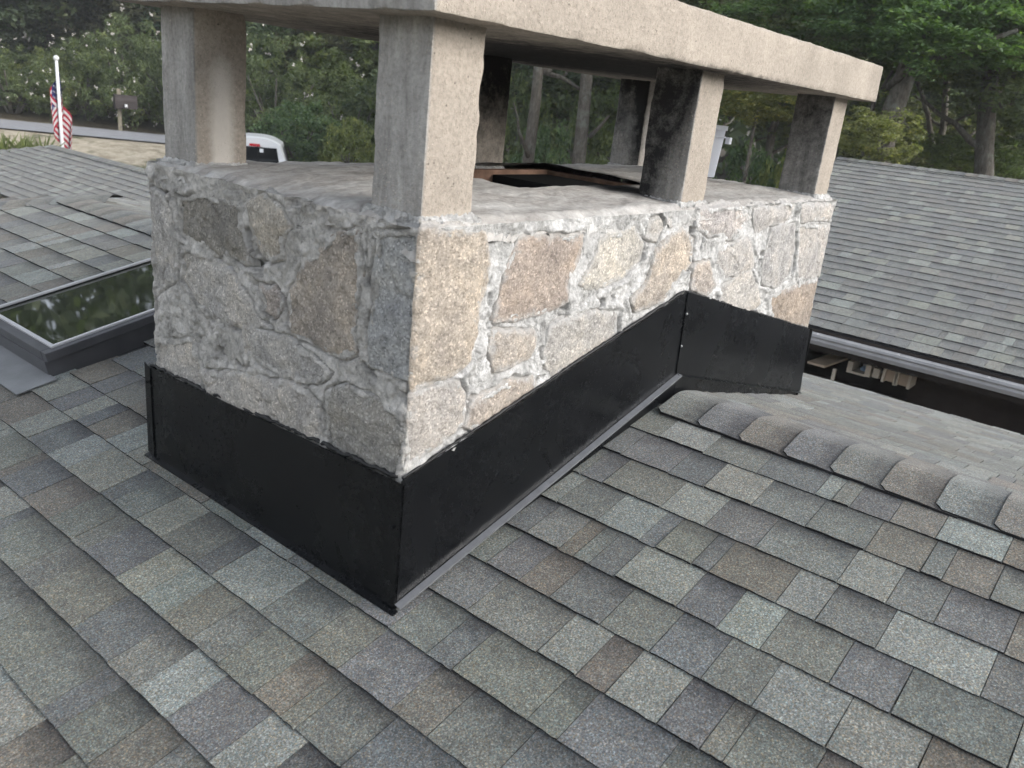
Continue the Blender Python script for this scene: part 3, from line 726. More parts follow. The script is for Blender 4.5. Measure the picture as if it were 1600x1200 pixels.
def warp(U, V): return .012*fbm(U*9, V*9, 0, 5, 4)+.009*fbm(U*30, V*30, 0, 6, 4)
def place(U, V, Hh):
    x, y, nx, ny = strip(U.ravel()); h = Hh.ravel()
    return np.stack([x+nx*h, y+ny*h, V.ravel()], 1)
# mortar bed round all four sides
def urange():
    f = list(np.arange(-W_+.0, L_, .0042)); bk = list(np.arange(-W_-L_, -W_, .016)); en = list(np.arange(L_, L_+W_, .016))+[L_+W_]
    return np.array(bk+f+en)
uu = urange(); vv = np.concatenate([np.arange(-.7, .22, .03), np.arange(.22, H_+.0001, .0043)])
U, V = np.meshgrid(uu, vv, indexing='ij')
SDm = np.full(U.shape, -9.)
for nme, P in STONES.items():
    us = [p[0] for p in P]; vs = [p[1] for p in P]
    iu = np.where((uu > min(us)-.09) & (uu < max(us)+.09))[0]; iv = np.where((vv > min(vs)-.09) & (vv < max(vs)+.09))[0]
    if len(iu) == 0 or len(iv) == 0: continue
    sl_ = np.ix_(iu, iv); SDm[sl_] = np.maximum(SDm[sl_], polysd(P, U[sl_], V[sl_]))
SDm = SDm+.005+warp(U, V)
lit = ss(-.02, .05, U)
mh = .004+.0058*fbm(U*13, V*13, 0, 9, 5)+.0058*fbm(U*55, V*55, 0, 10, 4)
mh += (.005+.008*lit)*np.exp(-((SDm+.012)/.009)**2)*ss(-.2, .5, fbm(U*7, V*7, 0, 12, 3))     # squeezed out ridges
mh -= .015*np.exp(-((SDm-.000)/.0028)**2)*ss(-.15, .25, fbm(U*6, V*6, 0, 13, 3))               # open cracks
crk = 1-np.abs(fbm(U*8+3, V*8, 0, 71, 4))*7
mh -= .008*ss(.35, .95, crk)*ss(-.1, .3, fbm(U*5, V*5, 0, 72, 2))*(1-.5*lit)
crk = 1-np.abs(fbm(U*21, V*21, 0, 73, 4))*6
mh -= .007*ss(.3, .95, crk)*ss(-.2, .3, fbm(U*6, V*6, 0, 74, 2))
mh += (1-lit)*.007*np.abs(fbm(U*18, V*18, 0, 75, 5))*2
hole = fbm(U*16, V*16, 0, 15, 3)
mh -= .034*ss(.44, .58, hole)                                                                   # lost pieces
cap = V + .05*fbm(U*9, V*5, 0, 16, 5)
mh += (.004+.010*fbm(U*20, V*20, 0, 18, 4))*ss(.880, .925, cap)
# the deep open joint under the middle post, the black socket and gaps on the weather side
for (ua, va, ub, vb, wd_, dp) in ((1.335, .935, 1.350, .865, .012, .040), (1.350, .865, 1.338, .80, .007, .030), (1.255, .905, 1.262, .87, .006, .02), (.975, .855, .968, .82, .008, .03),
                                  (-.458, .668, -.452, .618, .012, .045), (-.452, .618, -.40, .575, .006, .025), (-.605, .735, -.56, .715, .010, .02), (-.16, .90, -.15, .78, .005, .02), (-.14, .66, -.13, .60, .006, .025), (-.62, .56, -.60, .545, .010, .02), (-.70, .535, -.66, .545, .012, .02), (-.155, .585, -.11, .56, .008, .025), (-.52, .56, -.47, .545, .010, .02)):
    tt = np.clip(((U-ua)*(ub-ua)+(V-va)*(vb-va))/((ub-ua)**2+(vb-va)**2), 0, 1)
    dd = np.hypot(U-ua-tt*(ub-ua), V-va-tt*(vb-va))+.006*fbm(U*30, V*30, 0, 81, 3)
    mh -= dp*ss(wd_, wd_*.3, dd)
mh = np.where(SDm > .02, np.minimum(mh, -.012), mh)
mm = npmesh('mortar', place(U, V, mh), gridq(*U.shape), True)
obj('mortar', mm, MAT['mortar'], chim)
for si, (nme, P) in enumerate(STONES.items()):
    fine = .0043 if nme[0] != 'B' else .014
    us = [p[0] for p in P]; vs = [p[1] for p in P]
    lo, hi = min(us)-.025, max(us)+.025
    if nme in ('S5', 'S9'): hi = min(hi, .004)
    if nme in ('R1', 'R9'): lo = max(lo, -.004)
    g = np.arange(lo, hi, fine); gv = np.arange(min(vs)-.025, max(vs)+.025, fine)
    U, V = np.meshgrid(g, gv, indexing='ij'); S_ = polysd(P, U, V)+.005+warp(U, V)
    if nme in ('S5', 'S9', 'R1', 'R9'): S_ = np.where(np.abs(U) < .03, np.maximum(S_, np.where((V > min(vs)+.01) & (V < max(vs)-.01), .012, S_)), S_)
    r = random.Random(si); tu, tv = r.uniform(-.03, .03), r.uniform(-.03, .03); cu, cv = np.mean(us), np.mean(vs)
    top = .0045+r.uniform(-.002, .004)+tu*(U-cu)+tv*(V-cv)
    hh = -.014+(top+.014)*ss(-.004, .004, S_)+.003*ss(.005, .06, S_)
    rough = 1.3 if nme[0] == 'S' else 1.
    hh += rough*(.0085*fbm(U*9, V*9, si, 21, 5)+.0055*fbm(U*34, V*34, si, 22, 4))*ss(-.004, .02, S_)
    crk = 1-np.abs(fbm(U*6+si, V*7, si, 76, 4))*9
    hh -= (.006 if nme[0] == 'S' else .003)*ss(.3, .95, crk)*ss(0., .3, fbm(U*4, V*4, si, 77, 2))*ss(-.004, .01, S_)
    # cleft ledges
    hh += .006*np.floor(2.2*(fbm(U*5+V*3, V*6, si, 24, 3)+.5))/2*ss(.0, .03, S_)*(.5 if nme[0] == 'R' else 1)
    keep = S_ > -.010
    q = gridq(*U.shape); kf = keep.ravel()[q].any(1); q = q[kf]
    used = np.unique(q); remap = np.full(U.size, -1); remap[used] = np.arange(len(used))
    me = npmesh('stone', place(U, V, hh)[used], remap[q], True)
    if len(me.vertices) == len(used):
        me.attributes.new('edge', 'FLOAT', 'POINT').data.foreach_set('value', S_.ravel()[used].astype(np.float32))
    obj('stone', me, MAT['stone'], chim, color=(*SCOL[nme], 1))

# crown wash on top, with the flue opening
FX0, FX1, FY0, FY1 = .74, 1.58, .33, .86
gx = np.unique(np.concatenate([np.arange(-.006, L_+.006, .010), [FX0, FX1, L_+.006]])); gy = np.unique(np.concatenate([np.arange(-.006, W_+.006, .010), [FY0, FY1, W_+.006]]))
Xc, Yc = np.meshgrid(gx, gy, indexing='ij')
de = np.minimum(np.minimum(Xc, L_-Xc), np.minimum(Yc, W_-Yc))
zc = H_-.012+.022*ss(-.01, .05, de)+.018*ss(.05, .35, de)+.010*fbm(Xc*5, Yc*5, 0, 31, 4)+.003*fbm(Xc*25, Yc*25, 0, 32, 3)+ss(.07, .0, de)*(.020*fbm(Xc*24, Yc*24, 0, 36, 5)-.010*np.clip(fbm(Xc*7, Yc*7, 0, 38, 3), 0, 1))
zc += -.045*ss(.004, -.012, de+.006*fbm(Xc*20, Yc*20, 0, 34, 3))
inx = np.maximum(np.maximum(FX0-Xc, Xc-FX1), np.maximum(FY0-Yc, Yc-FY1))
zc += .012*np.exp(-(inx/.05)**2)*ss(.6, .8, Yc/W_)
# notch broken out of the edge on the weather side, near post corner
zc -= .020*np.exp(-((Yc-.55)/.16)**2)*ss(.16, .0, Xc)
q = gridq(*Xc.shape); cx = Xc.ravel()[q].mean(1); cyy = Yc.ravel()[q].mean(1)
q = q[~((cx > FX0) & (cx < FX1) & (cyy > FY0) & (cyy < FY1))]
cm = npmesh('crown', np.stack([Xc.ravel(), Yc.ravel(), zc.ravel()], 1), q, True)
so_ = np.exp(-np.maximum(inx, 0)/.10)*.75*ss(-.2, .6, (Xc-.9)/.7)+np.exp(-((Xc-1.22)**2+(Yc-.2)**2)/.02)*.7
if len(cm.vertices) == Xc.size: cm.attributes.new('soot', 'FLOAT', 'POINT').data.foreach_set('value', so_.ravel().astype(np.float32))
crown = obj('crown', cm, MAT['crown'], chim)
fl = MB()
zt, zb_ = H_+.012, -.2
t_ = .03
for lo, hi in (((FX0-t_, FY1-.004, zb_), (FX1+t_, FY1+t_, zt)), ((FX0-t_, FY0-t_, zb_), (FX1+t_, FY0+.004, zt-.02)), ((FX0-t_, FY0+.005, zb_), (FX0+.004, FY1-.005, zt-.004)), ((FX1-.004, FY0+.005, zb_), (FX1+t_, FY1-.005, zt-.002))):
    fl.box(lo, hi)
flue = fl.build('flue', MAT['tile'], chim)
MB().box((FX1-.35, FY0+.006, .55), (FX1-.006, FY1-.006, .93)).build('flue_dark_block', MAT['soot'], flue)  # black block added to stand for the sooty far wall lying in shadow
MB().box((FX0, FY0, -.25), (FX1, FY1, -.2)).build('flue_floor', MAT['soot'], flue)

# cast posts and the cap slab
def rough_box(lo, hi, res, seed, chip=.007):
    """box surface grid with worn arrises"""
    lo = np.array(lo, float); hi = np.array(hi, float); V = []; Q = []
    for ax in range(3):
        for sgn in (0, 1):
            a, b = [(1, 2), (2, 0), (0, 1)][ax]
            na = max(2, int((hi[a]-lo[a])/res)+1); nb = max(2, int((hi[b]-lo[b])/res)+1)
            A, B = np.meshgrid(np.linspace(lo[a], hi[a], na), np.linspace(lo[b], hi[b], nb), indexing='ij')
            P = np.zeros((A.size, 3)); P[:, a] = A.ravel(); P[:, b] = B.ravel(); P[:, ax] = hi[ax] if sgn else lo[ax]
            q = gridq(na, nb); q = q if sgn else q[:, ::-1]
            Q.append(q+sum(len(v) for v in V)); V.append(P)
    P = np.concatenate(V); Q = np.concatenate(Q)
    # round the arrises: project onto a box shrunk by r plus r
    n1 = fbm(P[:, 0]*14, P[:, 1]*14, P[:, 2]*14, seed, 4)
    r = (.006+chip*np.clip(n1*1.6+.25, 0, 1)**2*1.6)[:, None]
    core = np.clip(P, lo+r, hi-r); d = P-core; L = np.linalg.norm(d, axis=1, keepdims=True); L[L < 1e-9] = 1
    out = core+d/L*np.minimum(r, L)
    nrm = d/L
    out += nrm*(.0016*fbm(P[:, 0]*30, P[:, 1]*30, P[:, 2]*30, seed+5, 4)+.0018*fbm(P[:, 0]*6, P[:, 1]*6, P[:, 2]*6, seed+6, 2))[:, None]
    return out, Q, P
def conc(name, lo, hi, res, seed, sootf, greyf, palef, label=None, chip=.007):
    V, Q, P = rough_box(lo, hi, res, seed, chip); me = npmesh(name, V, Q, True)
    if len(me.vertices) == len(V):
        for nm, fn in (('soot', sootf), ('grey', greyf), ('pale', palef)):
            me.attributes.new(nm, 'FLOAT', 'POINT').data.foreach_set('value', np.broadcast_to(fn(V), (len(V),)).astype(np.float32))
    o = obj(name, me, MAT['concrete'], chim)
    if label: o['label'] = label
    return o
PS, PI = .1662, .0318; ZS, TH, OV = 1.3557, .1479, .0571
def zero(v): return 0.*v[:, 0]
def post(px, py, seed, sootf, greyf, palef, label=None):
    return conc('post', (px, py, H_-.05), (px+PS, py+PS, ZS+.01), .008, seed, sootf, greyf, palef, label)
yB = W_-PI-PS; xC = L_-PI-PS; XM = 1.2102
facel = lambda v, px: ss(.012, .002, v[:, 0]-px)
up_ = lambda v: ss(.95, 1.36, v[:, 2])
ffront = lambda v, py: ss(.012, .002, v[:, 1]-py)
post(PI, PI, 41, lambda v: .25*ss(1.25, 1.37, v[:, 2])*facel(v, PI), lambda v: .85*facel(v, PI), lambda v: .5*ss(.99, .95, v[:, 2])*ffront(v, PI))
post(PI, yB, 42, lambda v: .28*ss(1.22, 1.37, v[:, 2]), lambda v: .9*facel(v, PI), lambda v: 1.15*np.exp(-((v[:, 0]-PI-.085)/.045)**2)*ffront(v, yB)*ss(1.33, 1.15, v[:, 2]), 'post with a pale washed streak down its inner face')
post(XM, PI, 43, lambda v: facel(v, XM)*(.30+1.0*ss(.05, .14, v[:, 1]-PI+.12*up_(v)))*.68, lambda v: facel(v, XM), zero, 'middle front post blackened by soot on its flue side')
post(xC, PI, 44, lambda v: facel(v, xC)*(.42+.3*up_(v)), lambda v: facel(v, xC), lambda v: .5*ss(.99, .95, v[:, 2]), 'far end post with soot pitted inner face')
post(XM, yB, 45, lambda v: .15+.7*up_(v)+.2*ss(.1, 0, v[:, 1]-yB), lambda v: .3+0*v[:, 0], zero, 'middle back post dark with soot at the top')
post(xC, yB, 46, lambda v: facel(v, xC)*(.25+.6*up_(v)+.5*ss(.1, .0, v[:, 1]-yB))+(1-facel(v, xC))*.30, lambda v: .7+0*v[:, 0], zero)
def slabsoot(v):
    und = ss(ZS+.012, ZS+.003, v[:, 2]); r = np.hypot((v[:, 0]-1.25)/.9, (v[:, 1]-.55)/.6)
    fr = .42*ss(ZS+.028, ZS+.006, v[:, 2])*ss(.5, .9, v[:, 0])*ss(.0, -.04, v[:, 1])
    return np.maximum(und*(.30+.75*ss(1.6, .5, r)), fr)
conc('cap_slab', (-OV, -OV, ZS), (L_+OV, W_+OV, ZS+TH), .013, 51, slabsoot, lambda v: .9*facel(v, -OV)+.5*ss(ZS+TH-.01, ZS+TH, v[:, 2]), zero, 'thick tan concrete cap slab', .010)
# mortar collars at the foot of the posts
for a, b, s_ in ((PI, PI, 1), (PI, yB, 2), (XM, PI, 3), (xC, PI, 4), (XM, yB, 5), (xC, yB, 6)):
    V = []; Q = []
    n = 40; ring = []
    for j, (off, z) in enumerate(((-.004, .014), (.003, .010), (.009, .000), (.016, -.022))):
        for k in range(n*4):
            sd_ = k//n; f = (k % n)/n; h = PS/2+off+(.009*vn(k*.8, j*.9, 0, s_) if j > 1 else 0)
            P = [(-h+2*h*f, -h), (h, -h+2*h*f), (h-2*h*f, h), (-h, h-2*h*f)][sd_]
            V.append((a+PS/2+P[0], b+PS/2+P[1], H_+.006+z+.007*vn(k*.7, j, 0, s_+9)*(j > 0)))
    N = n*4
    for j in range(3):
        for k in range(N): Q.append((j*N+k, (j+1)*N+k, (j+1)*N+(k+1) % N, j*N+(k+1) % N))
    obj('mortar_collar', npmesh('mortar_collar', V, np.array(Q)[:, ::-1], True), MAT['mortar'], chim)

# black metal flashing round the foot (part of the chimney)
fx = -.022; fy = -.022
flash = MB().prism([(fx, fy, -.022), (fx, W_+.022, -.022), (fx, W_+.022, .300), (fx, fy+.03, .338), (fx, fy, .338)], (.004, 0, 0)).build('flashing', MAT['flashing'], chim)
flash['label'] = 'black metal flashing wrapped round the chimney foot'
A0, A1, A2, A3 = (fx-.004, .016), (1.286, .366), (1.268, .662), (fx-.004, .350)
MB().prism([(A0[0], fy, A0[1]), (A1[0], fy, A1[1]), (A2[0], fy, A2[1]), (A3[0], fy, A3[1])], (0, .003, 0)).build('side_panel', MAT['flashing'], flash)
MB().prism([(1.278, fy-.004, .368), (L_+.022, fy-.006, .018), (L_-.035, fy-.004, .338), (1.262, fy-.004, .660)], (0, .003, 0)).build('side_panel', MAT['flashing'], flash)
# folded corner strip and left return
MB().prism([(fx-.003, fy-.001, .0), (fx-.003, fy+.048, .004), (fx-.003, fy+.040, .318), (fx-.003, fy-.001, .345)], (.002, 0, 0)).build('corner_strip', MAT['flashing'], flash)
MB().prism([(fx-.004, W_+.026, .006), (fx-.004, W_-.012, -.012), (fx-.004, W_-.005, .30), (fx-.004, W_+.026, .312)], (.003, 0, 0)).build('corner_strip', MAT['flashing'], flash)
MB().box((fx, W_+.018, -.05), (L_, W_+.022, .30)).build('rear_panel', MAT['flashing'], flash)
MB().prism([(L_+.018, fy, -.06), (L_+.018, W_+.02, -.06), (L_+.018, W_+.02, .30), (L_+.018, fy, .33)], (.004, 0, 0)).build('end_panel', MAT['flashing'], flash)
# hem along the foot of the side panel, and the step flashing under it
d1 = Vector((A1[0]-A0[0], 0, A1[1]-A0[1])).normalized(); up1 = Vector((-d1.z, 0, d1.x))
P0 = Vector((A0[0], fy-.002, A0[1])); P1 = Vector((A1[0]+.006, fy-.002, A1[1]))
MB().prism([tuple(P0), tuple(P1), tuple(P1-up1*.004+Vector((0, -.017, 0))), tuple(P0-up1*.004+Vector((0, -.017, 0)))], tuple(-up1*.002)).build('hem', MAT['hem'], flash)
MB().prism([tuple(P0-up1*.004+Vector((0, -.0172, 0))), tuple(P1-up1*.004+Vector((0, -.0172, 0))), tuple(P1-up1*.010+Vector((0, -.0172, 0))), tuple(P0-up1*.010+Vector((0, -.0172, 0)))], (0, .001, 0)).build('hem', MAT['hem'], flash)
B0 = Vector((1.285, fy-.006, .366)); B1 = Vector((L_+.015, fy-.008, .018)); d2 = (B1-B0).normalized(); up2 = Vector((-d2.z, 0, d2.x)).normalized()
MB().prism([tuple(B0), tuple(B1), tuple(B1-up2*.006+Vector((0, -.010, 0))), tuple(B0-up2*.006+Vector((0, -.010, 0)))], tuple(-up2*.002)).build('hem', MAT['flashing'], flash)
MB().prism([(fx-.002, fy+.006, -.02), (XR, fy+.006, ZR-.01), (XR, fy+.006, .375), (fx-.002, fy+.006, .03)], (0, .004, 0)).build('step_flashing', MAT['flashing'], flash)
MB().prism([(XR-.01, fy+.0055, ZR-.01), (L_+.01, fy+.0055, zf(L_)-.02), (L_+.01, fy+.0055, .05), (XR-.01, fy+.0055, .375)], (0, .004, 0)).build('step_flashing', MAT['flashing'], flash)
MB().prism([(fx, fy-.01, zn(fx)+.010), (fx, W_+.03, zn(fx)+.010), (fx-.016, W_+.03, zn(fx-.016)+.009), (fx-.016, fy-.01, zn(fx-.016)+.009)], (0, 0, .004)).build('foot_flange', MAT['flashing'], flash)
# ragged sealant along the top edges
def bead(pts, rad, seed, name='sealant', mat='caulk', jit=.004):
    P = []; r_ = []
    for a, b in zip(pts[:-1], pts[1:]):
        a = Vector(a); b = Vector(b); n = max(2, int((b-a).length/.008))
        for i in range(n):
            t = i/n; q = len(P)
            P.append(a.lerp(b, t)+Vector((vn(q*.5, 1, 0, seed), vn(q*.5, 2, 0, seed), 1.4*float(fbm(q*.35, 3, 0, seed, 3))))*jit)
            r_.append(rad*(1+.45*float(vn(q*.6, 5, 0, seed))))
    return MB().tube(P, r_, 6).build(name, MAT[mat], flash, smooth=True)
bead([(fx+.012, W_+.016, .302), (fx+.012, .0, .343)], .0055, 61, jit=.0045)
bead([(fx+.01, fy+.012, .350), (.5, fy+.012, .478), (1.262, fy+.012, .662), (L_-.03, fy+.010, .338)], .0045, 62, jit=.0012)
bead([(.03, fy+.010, .352), (.25, fy+.008, .408)], .005, 63, mat='mortar', jit=.005)
for x, y, z, n in ((fx-.006, fy+.022, .22, 'x'), (fx-.006, fy+.020, .07, 'x'), (1.268, fy-.007, .585, 'y'), (1.270, fy-.007, .47, 'y'), (fx-.007, W_+.008, .25, 'x')):
    d = Vector((-.005, 0, 0)) if n == 'x' else Vector((0, -.005, 0)); p = Vector((x, y, z))
    MB().tube([tuple(p), tuple(p+d*.5), tuple(p+d)], [.005, .005, .003], 8).build('screw', MAT['screw'] if n == 'y' else MAT['flashing'], flash, smooth=True)

# bucket standing on the far end of the crown
bk = thing('bucket', (2.376, .585, H_+.028), 'white plastic bucket standing on the chimney top behind the posts', 'bucket')
bz = H_+.026; r0, r1, hb = .082, .098, .222
MB().tube([(2.376, .585, bz), (2.376, .585, bz+.004), (2.376, .585, bz+hb*.5), (2.376, .585, bz+hb)], [r0*.97, r0, (r0+r1)/2, r1], 28).build('body', MAT['bucket'], bk, smooth=True)
MB().tube([(2.376, .585, bz+hb-.012), (2.376, .585, bz+hb+.008)], r1+.007, 28).build('rim', MAT['bucket'], bk)
MB().tube([(2.376, .585, bz+hb-.045), (2.376, .585, bz+hb-.038)], r1+.005, 28).build('rib', MAT['bucket'], bk)
MB().box((2.376+.06, .585-.105, bz+hb-.07), (2.376+.085, .585-.085, bz+hb-.04)).build('handle_ear', MAT['bucket'], bk)
# a twig caught under the cap
tw = MB().tube([tuple(at(790, 78, 3.3)), tuple(at(797, 74, 3.3)), tuple(at(803, 66, 3.32))], [.0035, .003, .0015], 6)
tag(tw.build('twig', MAT['bark']), 'thin pale twig caught under the concrete cap', 'twig')

# ------------------------------------------------------------------ flag, mailbox, pickup
b0 = at(97, 225, 20.5); tp = at(88, 94, 20.5)
fp = thing('flag_pole', (b0[0], b0[1], zg(b0[0], b0[1])), 'white flag pole with a ball on top beyond the distant wing', 'flag pole')
dirp = Vector(tp)-Vector(b0); foot = Vector(b0)-dirp.normalized()*(b0[2]-zg(b0[0], b0[1]))
MB().tube([tuple(foot), tuple(tp)], [.045, .030], 10).build('pole', MAT['pole'], fp, smooth=True)
bm = bmesh.new(); bmesh.ops.create_uvsphere(bm, u_segments=12, v_segments=8, radius=.055); me = bpy.data.meshes.new('ball'); bm.to_mesh(me); bm.free()
obj('ball', me, MAT['pole'], fp, loc=tuple(Vector(tp)+Vector((0, 0, .04))))
fg = thing('flag', tuple(Vector(tp)-Vector((0, 0, .2))), 'limp striped flag with starred blue canton hanging on the white pole', 'flag')
camR_ = Vector((CAMR[0][0], CAMR[0][1], 0)).normalized(); camF = Vector((CAMR[2][0], CAMR[2][1], 0)).normalized()
pd = dirp.normalized()
def flagpt(a, b):
    """a: 0 hoist .. 1 fly, b: 0 top .. 1 bottom (13 stripes); drapes down beside the pole in folds"""
    top = Vector(tp)-pd*.13
    hoist = top-pd*(b*.95)
    swing = .11*math.sin(min(a, .55)/.55*math.pi*.5)
    side = -camR_*(swing*.92)+camR_*(.15*ss(.45, 1.0, a))
    drop = Vector((0, 0, -1))*(1.12*a**1.2)
    fold = camF*(.16*math.sin(a*9+b*1.2)-.16*ss(.45, .6, a)*0+.25*ss(.45, 1, a))
    return hoist+side*(1-.25*b)+drop+fold
def fpatch(name, mat, a0, a1, b0_, b1_, na=14, nb=2, off=0):
    V = []; A = np.linspace(a0, a1, na); B = np.linspace(b0_, b1_, nb)
    for a in A:
        for b in B: V.append(tuple(flagpt(float(a), float(b))+camF*off))
    me = npmesh(name, V, gridq(na, nb), True)
    return obj(name, me, MAT[mat], fg)
for s_ in range(13):
    a0 = .40 if s_ < 7 else 0.
    fpatch('stripe', 'flag_red' if s_ % 2 == 0 else 'flag_white', a0, 1, s_/13, (s_+1)/13, 22)
canton = fpatch('canton', 'flag_blue', 0, .40, 0, 7/13, 14, 8)
for r_ in range(9):
    for c_ in range(6 if r_ % 2 == 0 else 5):
        a = .033+.066*c_+(.033 if r_ % 2 else 0); b = (r_+.8)*7/13/9.6
        p = flagpt(a, b); q = flagpt(a+.02, b)-p; u_ = q.normalized(); v_ = (flagpt(a, b+.02)-p).normalized(); n_ = u_.cross(v_).normalized()
        if n_.dot(camF) > 0: n_ = -n_
        pts = []
        for k in range(10):
            rr = .024 if k % 2 == 0 else .011; an = k*math.pi/5
            pts.append(tuple(p+n_*.006+u_*rr*math.sin(an)-v_*rr*math.cos(an)))
        me = mesh('star', pts, [tuple(range(10))]); obj('star', me, MAT['flag_white'], canton)

mb = at(188, 197, 30); mz = zg(mb[0], mb[1])
ml = thing('mailbox', (mb[0], mb[1], mz), 'brown roadside mailbox on a pale wooden post before the shrubs', 'mailbox')
rgt = camR_; P0 = Vector((mb[0], mb[1], mz))
MB().tube([tuple(P0), tuple(P0+Vector((0, 0, 1.30)))], .075, 4).build('post', MAT['post'], ml)
bxp = []
for k in range(9):
    t = math.pi*k/8; bxp.append((.2*math.cos(t), .2*math.sin(t)*.9))
prof = [(.2, -.22)]+bxp+[(-.2, -.22)]
ctr = P0+Vector((0, 0, .95))+rgt*.22-camF*.02
fr_dir = (camF*.55+rgt*.83).normalized(); sdv = fr_dir.cross(Vector((0, 0, 1)))
MB().prism([tuple(ctr-fr_dir*.32+sdv*a+Vector((0, 0, b))) for a, b in prof], tuple(fr_dir*.62)).build('box', MAT['mailbox'], ml)
MB().prism([tuple(ctr-fr_dir*.335+sdv*a*1.04+Vector((0, 0, b*1.04))) for a, b in prof], tuple(fr_dir*.03)).build('door', MAT['mailbox'], ml)
MB().box((-.03, -.03, -.04), (.03, .03, .04)).build('flag_arm', MAT['decal'], ml, loc=tuple(ctr+rgt*.14-camF*.30+Vector((0, 0, -.12))))

# pickup: rear towards the camera
tc = at(398, 212, 22.5); gz = zg(tc[0], tc[1]); ztop = float(tc[2])
tk = thing('pickup_truck', (tc[0], tc[1], ztop-1.85), 'white pickup truck parked beyond the house, rear window showing', 'pickup truck')
fwd = Vector((tc[0]-CAMC[0], tc[1]-CAMC[1], 0)).normalized(); fwd = (fwd+Vector((fwd.y, -fwd.x, 0))*.06).normalized(); rt = Vector((fwd.y, -fwd.x, 0)); O = Vector((tc[0], tc[1], ztop-1.85))
def tp_(f, r, z): return tuple(O+fwd*f+rt*r+Vector((0, 0, z)))
hw = .66
def cabsec(f, zr_, wr, zb, wb):
    pts = []
    for k in range(13):
        q = -1+2*k/12; r = q*wr; z = zr_-.16*abs(q)**3.0
        pts.append(tp_(f, r, z))
    return [tp_(f, -wb, zb)]+pts+[tp_(f, wb, zb)]
secs = [cabsec(.0, 1.80, .62, 1.12, .80), cabsec(.10, 1.83, .64, 1.12, .82), cabsec(.9, 1.85, .66, 1.12, .83), cabsec(1.5, 1.80, .64, 1.12, .82), cabsec(2.1, 1.30, .66, 1.08, .80)]
V = [p for s_ in secs for p in s_]; n = 15; F = [tuple(range(n))]+[(i*n+k, i*n+(k+1) % n, (i+1)*n+(k+1) % n, (i+1)*n+k) for i in range(4) for k in range(n)]+[tuple(range(4*n, 5*n))[::-1]]
MB().add(V, F).build('cab', MAT['car_paint'], tk, smooth=False)
win = MB().prism([tp_(-.012, -.60, 1.18), tp_(-.012, .60, 1.18), tp_(-.012, .53, 1.585), tp_(-.012, -.53, 1.585)], tuple(fwd*.02)).build('rear_window', MAT['car_glass'], tk)
MB().prism([tp_(-.016, .075, 1.18), tp_(-.016, .085, 1.18), tp_(-.016, .085, 1.585), tp_(-.016, .075, 1.585)], tuple(fwd*.006)).build('divider', MAT['tyre'], win)
MB().prism([tp_(-.02, .12, 1.46), tp_(-.02, .21, 1.46), tp_(-.02, .21, 1.55), tp_(-.02, .12, 1.55)], tuple(fwd*.006)).build('sticker', MAT['decal'], win)
MB().prism([tp_(-.03, -.13, 1.60), tp_(-.03, .13, 1.60), tp_(-.03, .12, 1.66), tp_(-.03, -.12, 1.66)], tuple(fwd*.05)).build('brake_light', MAT['red_lens'], tk)
for s_ in (-1, 1): MB().prism([tp_(-.028, s_*.135, 1.605), tp_(-.028, s_*.165, 1.605), tp_(-.028, s_*.16, 1.655), tp_(-.028, s_*.135, 1.655)], tuple(fwd*.05)).build('cargo_lamp', MAT['decal'], tk)
for s_ in (-1, 1):
    MB().prism([tp_(.25, s_*.815, 1.20), tp_(1.75, s_*.80, 1.20), tp_(1.35, s_*.70, 1.60), tp_(.3, s_*.70, 1.62)], tuple(rt*s_*.01)).build('side_window', MAT['car_glass'], tk)
MB().prism([tp_(-1.9, -.92, .45), tp_(-1.9, .92, .45), tp_(-1.9, .92, 1.11), tp_(-1.9, -.92, 1.11)], tuple(fwd*.08)).build('tailgate', MAT['car_paint'], tk)
bd = MB()
for s_ in (-1, 1): bd.prism([tp_(-1.81, s_*.93, .42), tp_(3.2, s_*.90, .42), tp_(3.2, s_*.90, 1.02), tp_(2.1, s_*.93, 1.11), tp_(-1.81, s_*.93, 1.11)], tuple(-rt*s_*.12))
bd.prism([tp_(-1.81, -.80, .5), tp_(-1.81, .80, .5), tp_(2.9, .80, .5), tp_(2.9, -.80, .5)], (0, 0, .05))
bd.prism([tp_(2.1, -.80, .6), tp_(2.1, .80, .6), tp_(2.1, .80, 1.10), tp_(2.1, -.80, 1.10)], tuple(fwd*1.1))
bd.build('body', MAT['car_paint'], tk)
for s_ in (-1, 1): MB().prism([tp_(-1.93, s_*.80, .65), tp_(-1.93, s_*.92, .65), tp_(-1.93, s_*.92, 1.02), tp_(-1.93, s_*.80, 1.02)], tuple(fwd*.03)).build('tail_light', MAT['red_lens'], tk)
MB().prism([tp_(-2.0, -.90, .36), tp_(-2.0, .90, .36), tp_(-2.0, .90, .50), tp_(-2.0, -.90, .50)], tuple(fwd*.12)).build('bumper', MAT['chrome'], tk)
for f in (-1.0, 2.5):
    for s_ in (-1, 1):
        wh = MB().tube([tp_(f, s_*.68, .38), tp_(f, s_*.72, .38), tp_(f, s_*.90, .38), tp_(f, s_*.94, .38)], [.34, .38, .38, .34], 20).build('wheel', MAT['tyre'], tk, smooth=True)
        MB().tube([tp_(f, s_*.90, .38), tp_(f, s_*.955, .38)], [.22, .18], 14).build('rim', MAT['chrome'], wh)

